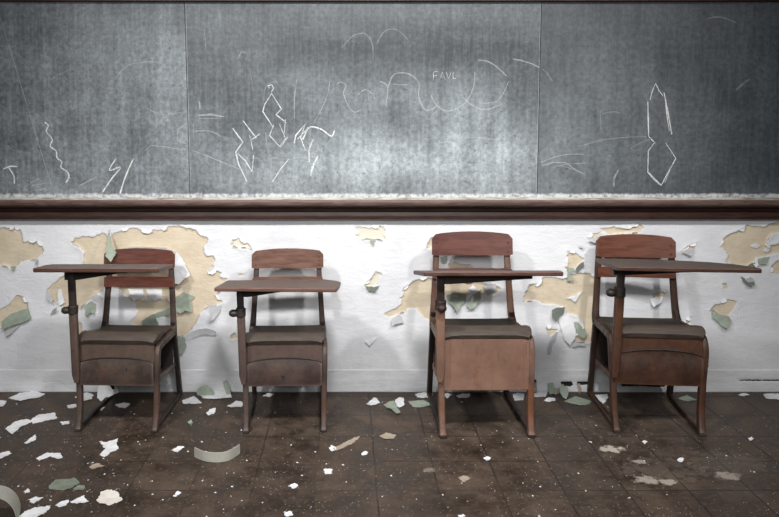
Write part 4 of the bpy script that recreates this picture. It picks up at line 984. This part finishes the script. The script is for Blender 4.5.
R = math.radians
# first desk
o1, r1 = (-1.000, -.235), R(-2.0)
poly, pl = topdesk(o1, r1, ((32.7,268.0,2.98),(158.5,268.2,2.98),(173,264.2,3.24)), [(32.7,268.0),(158.5,268.2),(173,264.2),(165,264.0),(52,264.1),(45,265.0)])
desk1 = school_desk('dusty small brown school desk with raised desktop beside the biggest beige patch, leftmost of four', 1.0, o1, r1, metal1, dark, slat1, seat_d, top1, poly, pl, .019, .5395, -.174, -.011, True, (-.215, .06, .040, .008))
# second desk
o2, r2 = (-.280, -.240), R(2.2)
poly, pl = topdesk(o2, r2, ((214.1,287.6,2.96),(338,288.4,2.96),(227.4,280.2,3.26)), [(214.1,287.6),(336.5,288.4),(338.6,286.5),(340.8,281.9),(337,280.8),(325,279.2),(290,279.5),(227.4,280.2)])
desk2 = school_desk('small brown school desk with low desktop before plain white wall, second from left', 1.0, o2, r2, metal2, dark, slat2, seat_d, top2, poly, pl, .017, .532, -.178, -.012, True, (-.205, .03, .034, .008))
def mark(root, name, x, z, y, pts, mat, label):
    bm = shell([Vector(p) for p in pts], lambda p, r: 0, .0012, 5, .004, .0008, 2)
    for v in bm.verts: v.co = (v.co.x+x, y-v.co.z, v.co.y+z)
    front = [c for c in root.children if c.name.startswith('book_box_front')][0]
    o = link(name, bm, mat, front); o['label'] = label
mark(desk2, 'rust_hole', -.010, .243, -.2195, [(-.008,.010),(.001,.006),(.006,.012),(.010,-.002),(.007,-.013),(-.004,-.006)], dark, 'dark rusted hole in the front')
mark(desk1, 'dent', .045, .268, -.2195, [(-.002,.016),(.003,.014),(.004,-.012),(-.003,-.016)], dark, 'dark scratch in the front')
# third desk: plain rusted box
o3, r3 = (.599, -.262), R(.6)
lab3 = 'large tan school desk with flat rust speckled front panel, third from left'
knobfront[lab3] = True
poly, pl = topdesk(o3, r3, ((424,272.0,2.93),(563.4,271.8,2.93),(413.3,270.4,3.20)), [(424,272.0),(563.4,271.8),(561,270.4),(413.3,270.4)])
school_desk(lab3, 1.125, o3, r3, metal3, dark3, slat3, seat_d, top1, poly, pl, .018, .575, -.203, -.002, False, (-.215, .185, .036, .014), slats=(.717,.829,.608,.655), seat_dz=-.010, zb0=.173)
# fourth desk
o4, r4 = (1.380, -.228), R(-5.5)
poly, pl = topdesk(o4, r4, ((617,266.8,2.91),(762,269.2,2.885),(595,258.2,3.18)), [(617,266.8),(690,268.2),(762,269.2),(761.5,268.4),(750,266.3),(735,264.2),(710,262.0),(678,260.4),(640,259.2),(595,258.2)])
school_desk('large dark red brown school desk turned aside with long tapering desktop, rightmost of four', 1.125, o4, r4, metal4, dark, slat4, seat_d, top4, poly, pl, .017, .619, -.190, .016, True, (-.205, .12, .040, .020), depth=.85, slats=(.701,.811,.6056,.653), seat_dz=-.014, zb0=.184, fx=.159, m_run=run4, slat_w=.326)

# ------------------------------------------------------------------ camera, light
cam = bpy.data.cameras.new('camera'); co = bpy.data.objects.new('camera', cam); C.objects.link(co)
cam.sensor_width = 36; cam.lens = 36*F/779; cam.shift_x = (389.5-CX)/779; cam.shift_y = -(258.5-CY)/779
co.location = (0, -DIST, EYE); co.rotation_euler = (math.pi/2-TILT, 0, 0)
bpy.context.scene.camera = co
def aim(o, t): o.rotation_euler = (Vector(t)-o.location).to_track_quat('-Z', 'Y').to_euler()
def area(name, loc, t, sx, sy, e, col=(1,1,1)):
    l = bpy.data.lights.new(name, 'AREA'); l.shape = 'RECTANGLE'; l.size = sx; l.size_y = sy; l.energy = e; l.color = col
    o = bpy.data.objects.new(name, l); C.objects.link(o); o.location = loc; aim(o, t); return o
def spot(name, loc, t, e, ang, r, blend=1.0, col=(1,1,1)):
    l = bpy.data.lights.new(name, 'SPOT'); l.energy = e; l.spot_size = R(ang); l.spot_blend = blend; l.shadow_soft_size = r; l.color = col
    o = bpy.data.objects.new(name, l); C.objects.link(o); o.location = loc; aim(o, t); return o
spot('ceiling_lamp', (-1.7, -2.5, 3.2), (.0, 0, .42), 300, 70, .14, 1.0, (1,.99,.98))
spot('ceiling_lamp', (2.1, -2.5, 3.3), (.25, 0, .42), 270, 66, .14, 1.0, (1,.99,.98))
spot('ceiling_lamp', (.2, -2.5, 3.2), (.12, 0, .45), 290, 68, .2)
area('fill_light_rear', (0, -4.4, 2.3), (.0, 0, .8), 3.4, 1.2, 78, (.97,.985,1))  # unseen soft fill added behind the camera
w = bpy.data.worlds.new('world'); bpy.context.scene.world = w; w.use_nodes = True
w.node_tree.nodes['Background'].inputs[0].default_value = (.9,.95,1.0,1); w.node_tree.nodes['Background'].inputs[1].default_value = .02
vs = bpy.context.scene.view_settings
vs.view_transform = 'Standard'; vs.look = 'None'; vs.gamma = 1; vs.use_curve_mapping = False; vs.exposure = 0
